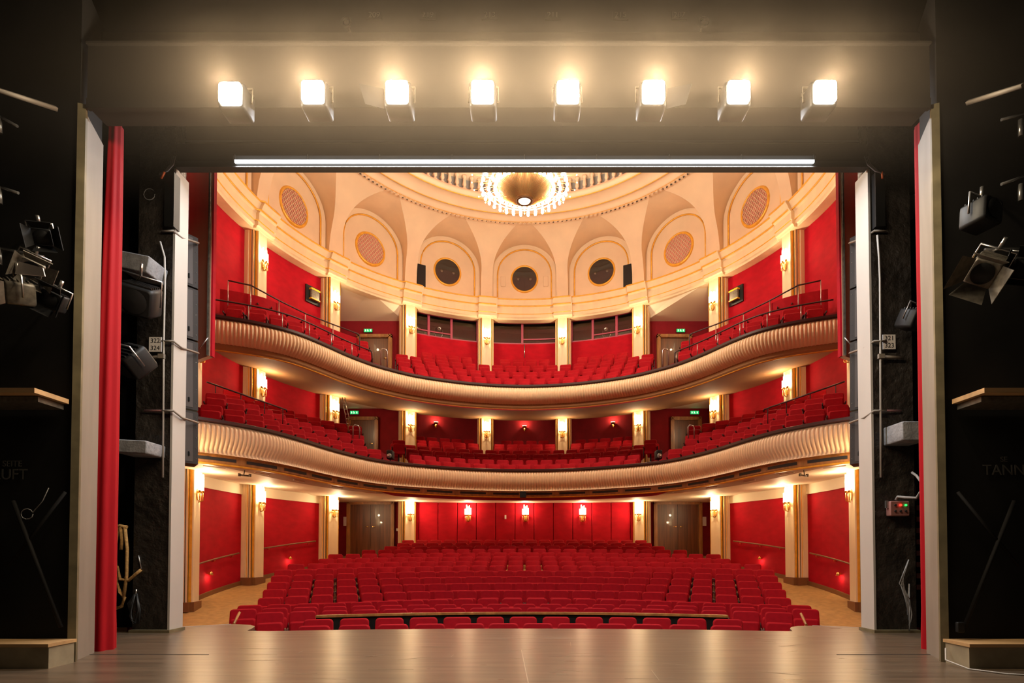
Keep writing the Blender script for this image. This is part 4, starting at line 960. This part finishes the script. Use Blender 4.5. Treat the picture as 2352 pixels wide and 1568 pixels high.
# theatre lanterns hanging on towers and in the wings
def lantern(c, rot, label, size=1.0, body='blackmetal', doors=True, sticker=False, front='blackmetal', arm=None):
    t = thing('theatre_lantern', label, 'stage light', c, 'unlit theatre lanterns'); t.rotation_euler = rot
    if arm:
        Ri = t.rotation_euler.to_matrix().inverted(); lpart(t, 'arm', MB().tube([(0, .04, .2 * size), Ri @ (Vector(arm) - c)], .014, 6), 'greymetal')
    s = size
    lpart(t, 'lamp_body', MB().rbox((0, .04 * s, 0), (.26 * s, .26 * s, .24 * s), .03 * s), body)
    lpart(t, 'lens', MB().lathe([(0, .02 * s), (.06 * s, .015 * s), (.10 * s, 0)], (0, -.10 * s, 0), 18, mtx=Matrix.Rotation(pi / 2, 3, 'X')), front)
    lpart(t, 'yoke', MB().tube([(-.16 * s, .04, -.02), (-.16 * s, .04, .2 * s), (.16 * s, .04, .2 * s), (.16 * s, .04, -.02)], .010, 6), 'metal')
    lpart(t, 'clamp', MB().cyl((0, .04, .2 * s), (0, .04, .3 * s), .016, 8), 'metal')
    rb = MB()
    for k in range(5): rb.box((0, (-.04 + .04 * k) * s, .125 * s), (.22 * s, .012 * s, .02 * s))
    lpart(t, 'cooling_fins', rb, body)
    if doors:
        for sx in (-1, 1): lpart(t, 'barn_door', MB().plate([(sx * .12 * s, -.1 * s, -.11 * s), (sx * .12 * s, -.1 * s, .11 * s), (sx * .22 * s, -.30 * s, .16 * s), (sx * .22 * s, -.30 * s, -.16 * s)], Vector((.005, .005, 0))), body)
        for sz in (-1, 1): lpart(t, 'barn_door', MB().plate([(-.1 * s, -.1 * s, sz * .12 * s), (.1 * s, -.1 * s, sz * .12 * s), (.15 * s, -.28 * s, sz * .2 * s), (-.15 * s, -.28 * s, sz * .2 * s)], Vector((0, .005, .005))), body)
    if sticker: lpart(t, 'sticker', MB().box((-.132 * s, .04, .02), (.004, .2 * s, .035)), 'yellow', 'yellow lettered sticker')
    return t
lantern(P(70, 617, 5.3), (.5, .2, .9), 'unlit lantern with pale label on the left tower', .72, 'greymetal', arm=P(70, 600, 5.7))
lantern(P(30, 668, 5.2), (.2, .5, -.6), 'grey unlit lantern with open flaps at the left frame edge', .85, 'greymetal', arm=P(30, 640, 5.7))
lantern(P(97, 545, 5.35), (.4, -.2, .6), 'small black lantern highest on the left tower', .62, arm=P(97, 520, 5.7))
lantern(P(120, 690, 5.45), (.3, .4, .4), 'black lantern lowest on the left tower', .7, arm=P(130, 680, 5.7))
lantern(P(2262, 622, 5.3), (.7, .55, -.5), 'grey lantern with yellow sticker and large flap on the right tower', .95, 'greymetal', sticker=True, arm=P(2275, 580, 5.7))
lantern(P(2262, 490, 5.35), (0, .1, .3), 'black square lantern above the stickered one, right tower', .95, doors=False, arm=P(2270, 450, 5.7))
lantern(P(2345, 620, 5.3), (.3, .3, -.4), 'black lantern cut by the right frame edge', .8, arm=P(2350, 580, 5.7))
lantern(P(318, 690, 7.3), (.5, .2, .3), 'black floodlight tilted down in the upper left wing', 1.5, doors=False, arm=P(300, 660, 8.28))
lantern(P(300, 835, 7.2), (.9, .3, -.4), 'black floodlight tilted down in the lower left wing', 1.3, doors=False, arm=P(290, 800, 8.28))
lantern(P(2100, 735, 7.5), (.4, .1, .4), 'black floodlight half behind the right curtain', 1.0, doors=False, arm=P(2105, 700, 8.28))
for s, lst in ((-1, [((0, 268), (40, 290)), ((0, 430), (42, 443)), ((0, 570), (100, 590))]), (1, [((2300, 423), (2352, 405)), ((2262, 573), (2352, 570)), ((2300, 275), (2352, 262))])):
    for k, (a, b_) in enumerate(lst):
        t = thing('lantern_bar', 'thin steel bar %s from top on the %s tower' % (ORD[k], side(s)), 'bar', P(*a, 5.5)); part(t, 'bar', MB().tube([P(*a, 5.5), P(*b_, 5.5)], .014, 8), 'metal')
        part(t, 'upright', MB().tube([P(a[0] if s < 0 else b_[0] - 8, a[1], 5.5), P(a[0] if s < 0 else b_[0] - 8, a[1] + 38, 5.5)], .02, 8), 'metal')
mb = MB().plate([P(34, 628, 5.1), P(43, 600, 5.1), P(98, 615, 5.1), P(103, 634, 5.1)], Vector((0, .01, 0))); single('paper_label', mb, 'paper', 'creamy printed label sheet on the left tower lantern', 'label')
# shelves, braces and steps on the towers
for s, nm in ((-1, 'left'), (1, 'right')):
    x0, x1 = (-6.3, P(110, 915, 5.4).x) if s < 0 else (P(2232, 915, 5.4).x, 6.2)
    t = thing('plank_shelf', 'pale wooden plank ledge on the %s tower' % nm, 'shelf', ((x0 + x1) / 2, 5.4, 2.5))
    part(t, 'plank', MB().box(((x0 + x1) / 2, 5.45, 2.57), (x1 - x0, .40, .045)), 'plank'); part(t, 'support', MB().box(((x0 + x1) / 2, 5.5, 2.515), (x1 - x0 - .1, .3, .05)), 'greymetal')
    t = thing('wooden_step', 'worn wooden step box at the foot of the %s tower' % nm, 'step', ((x0 + x1) / 2, 5.5, 0))
    xs = P(112 if s < 0 else 2226, 1490, 5.35).x; xe = s * 6.5; xm = (xs + xe) / 2
    part(t, 'step_body', MB().box((xm, 5.5, .10), (abs(xe - xs), .30, .20)), 'concrete'); part(t, 'step_top', MB().box((xm, 5.5, .215), (abs(xe - xs) + .02, .34, .03)), 'plank')
    t = thing('upper_beam', 'dim diagonal beam high on the %s side' % nm, 'beam', P(60 if s < 0 else 2290, 230, 5.3)); part(t, 'beam_body', MB().tube([P(-30 if s < 0 else 2222, 198 if s < 0 else 236, 5.0 if s < 0 else 5.5), P(130 if s < 0 else 2350, 250 if s < 0 else 196, 5.5 if s < 0 else 5.0)], .025, 4), 'greypaint')
t = thing('wall_cable', 'thin pale cable curling on the left tower', 'cable', P(62, 1180, 5.6)); part(t, 'cable', MB().tube([P(62 + 14 * cos(a * .6), 1180 + 12 * sin(a * .6), 5.62) for a in range(11)] + [P(98, 1150, 5.62), P(112, 1120, 5.62)], .004, 5), 'cable')
t = thing('floor_cable', 'thin white cable running across the stage floor at lower right', 'cable', (4.2, 5.5, 0))
part(t, 'cable', MB().tube([P(2172, 1488, 5.6), P(2172, 1515, 5.5)] + [Vector((x, y, .008)) for x, y in ((4.08, 5.3), (4.25, 5.08), (4.5, 5.0), (4.8, 4.95), (5.2, 4.9))], .007, 6), 'whitepaint')
c = P(2205, 1440, 5.6); single('meter', MB().rbox(c, (.07, .04, .1), .01), 'blackmetal', 'small dark meter with faint blue display on the right tower', 'meter')
# curved rail in front of the pit rows, wooden hand stubs
Rr = 10.47 + 1.6; pts = []
for k in range(41):
    a = radians(-17.3 + 34.2 * k / 40); pts.append(Vector((Rr * sin(a), -1.6 + Rr * cos(a), -.01)))
t = thing('orchestra_rail', 'long curved wooden rail behind the two front rows', 'rail', (0, 10.4, -.87))
part(t, 'wooden_top', MB().grid([[p + Vector((0, dy, dz)) for dy, dz in ((-.04, -.02), (-.04, .02), (.04, .02), (.04, -.02), (-.04, -.02))] for p in pts], False), 'woodframe')
part(t, 'black_panel', MB().grid([[p + Vector((0, dy, dz)) for dy, dz in ((-.015, -.86), (-.015, -.02), (.015, -.02), (.015, -.86))] for p in pts], False), 'black')
for s, (a, b_) in ((-1, (P(537, 1433, 8.9), P(550, 1406, 9.3))), (1, (P(1852, 1435, 8.9), P(1840, 1409, 9.3)))):
    single('stair_rail', MB().tube([a, b_], .022, 4).cyl((a.x, a.y + .02, a.z), (a.x, a.y + .02, -.86), .015), 'woodframe', 'short wooden stair rail at the %s stage corner' % side(s), 'handrail')
# wall handrails of the stalls
for s in (-1, 1):
    for k, (t0, t1) in enumerate(((95.5, 80.5), (73.5, 58.5))):
        pts = [pol(s * (t0 + (t1 - t0) * q / 8), RW - .09) for q in range(9)]; pts = [Vector((x, y, floorz(x, y) + 1.02)) for x, y in pts]
        t = thing('wall_handrail', 'brown handrail on the %s stalls wall, %s the stage' % (side(s), 'nearest' if k == 0 else 'farther from'), 'handrail', pts[0], 'handrails on the stalls walls')
        part(t, 'rail', MB().tube(pts, .024, 8), 'plinth')
        for q in (1, 4, 7): w = Vector((pts[q].x, pts[q].y, 0)) - Vector((0, C0, 0)); w.z = 0; part(t, 'bracket', MB().tube([pts[q], pts[q] + Vector((0, 0, -.06)), pts[q] + w.normalized() * .09 + Vector((0, 0, -.08))], .012, 6), 'brass')
# small wall items
def plate(px, py, D, w, h, label, m='paper'): c = P(px, py, D); return single('wall_plate', MB().rbox(c, (w, .03, h), .008), m, label, 'wall plate')
plate(913, 1216, 23.82, .11, .11, 'small white switch beside the left stalls doors'); plate(1161, 1187, 23.79, .07, .16, 'small white box on the padded wall left of the middle sconce')
plate(793, 1197, 23.8, .15, .38, 'white notice left of the left stalls doors'); plate(1618, 1197, 23.8, .15, .38, 'white notice right of the right stalls doors')
for s, th in ((-1, -60.5), (1, 60.5)):
    c = Vector(pol(th * .985, RW - .03, 10.45)); Rz = Matrix.Rotation(-radians(th), 3, 'Z'); t = thing('wall_hatch', 'dark square hatch with a yellow lamp on the upper %s wall' % side(s), 'hatch', c - Vector((0, 0, .3)))
    part(t, 'hatch_panel', MB().box(c, (.62, .05, .62), mtx=Rz), 'blackmetal'); q = c + Rz @ Vector((s * -.02, -.08, 0)); part(t, 'lamp_can', MB().rbox(q, (.38, .12, .40), .05, Rz), 'greymetal'); part(t, 'yellow_band', MB().box(q + Vector((0, 0, .18)), (.40, .14, .06), mtx=Rz).box(q + Vector((0, 0, -.17)), (.40, .14, .04), mtx=Rz), 'yellow')
# ladder leaning by the left lower door
a0 = P(786, 912, 19.6); a1 = P(797, 978, 19.8); t = thing('ladder', 'tall aluminium ladder leaning beside the left lower balcony door', 'ladder', a1)
part(t, 'rail', MB().tube([a0, a1], .012, 6), 'metal'); part(t, 'rail', MB().tube([a0 + Vector((.09, 0, 0)), a1 + Vector((.12, 0, 0))], .012, 6), 'metal')
for k in range(6): q = a0.lerp(a1, (k + .5) / 6); part(t, 'rung', MB().cyl(q, q + Vector((.1, 0, 0)), .012, 6), 'metal')

# scattering volume added to imitate lens glare round the lit bridge, fading out above and below
hz = MB().box((0, 5.1, 5.3), (10.6, 1.1, 3.2)); me = hz.mesh('glare_volume', 'black', (0, 5.1, 5.3)); hm = bpy.data.materials.new('lens_glare_scatter'); hm.use_nodes = True; nt = hm.node_tree; nt.nodes.clear()
oo = nt.nodes.new('ShaderNodeOutputMaterial'); vs_ = nt.nodes.new('ShaderNodeVolumeScatter'); vs_.inputs['Anisotropy'].default_value = .2; vs_.inputs['Color'].default_value = (1, .80, .58, 1)
tc = nt.nodes.new('ShaderNodeTexCoord'); mp = nt.nodes.new('ShaderNodeMapping'); mp.inputs['Scale'].default_value = (1 / 8, .2, 1 / 1.25); gr = nt.nodes.new('ShaderNodeTexGradient'); gr.gradient_type = 'QUADRATIC_SPHERE'
ml = nt.nodes.new('ShaderNodeMath'); ml.operation = 'MULTIPLY'; ml.inputs[1].default_value = .085
nt.links.new(tc.outputs['Object'], mp.inputs[0]); nt.links.new(mp.outputs[0], gr.inputs[0]); nt.links.new(gr.outputs['Fac'], ml.inputs[0]); nt.links.new(ml.outputs[0], vs_.inputs['Density'])
nt.links.new(vs_.outputs[0], oo.inputs['Volume']); me.materials.clear(); me.materials.append(hm)
tag(link('glare_volume', me, None, (0, 5.1, 5.3)), 'added warm scattering volume imitating lens glare around the lit stage spotlights', 'haze', kind='stuff')
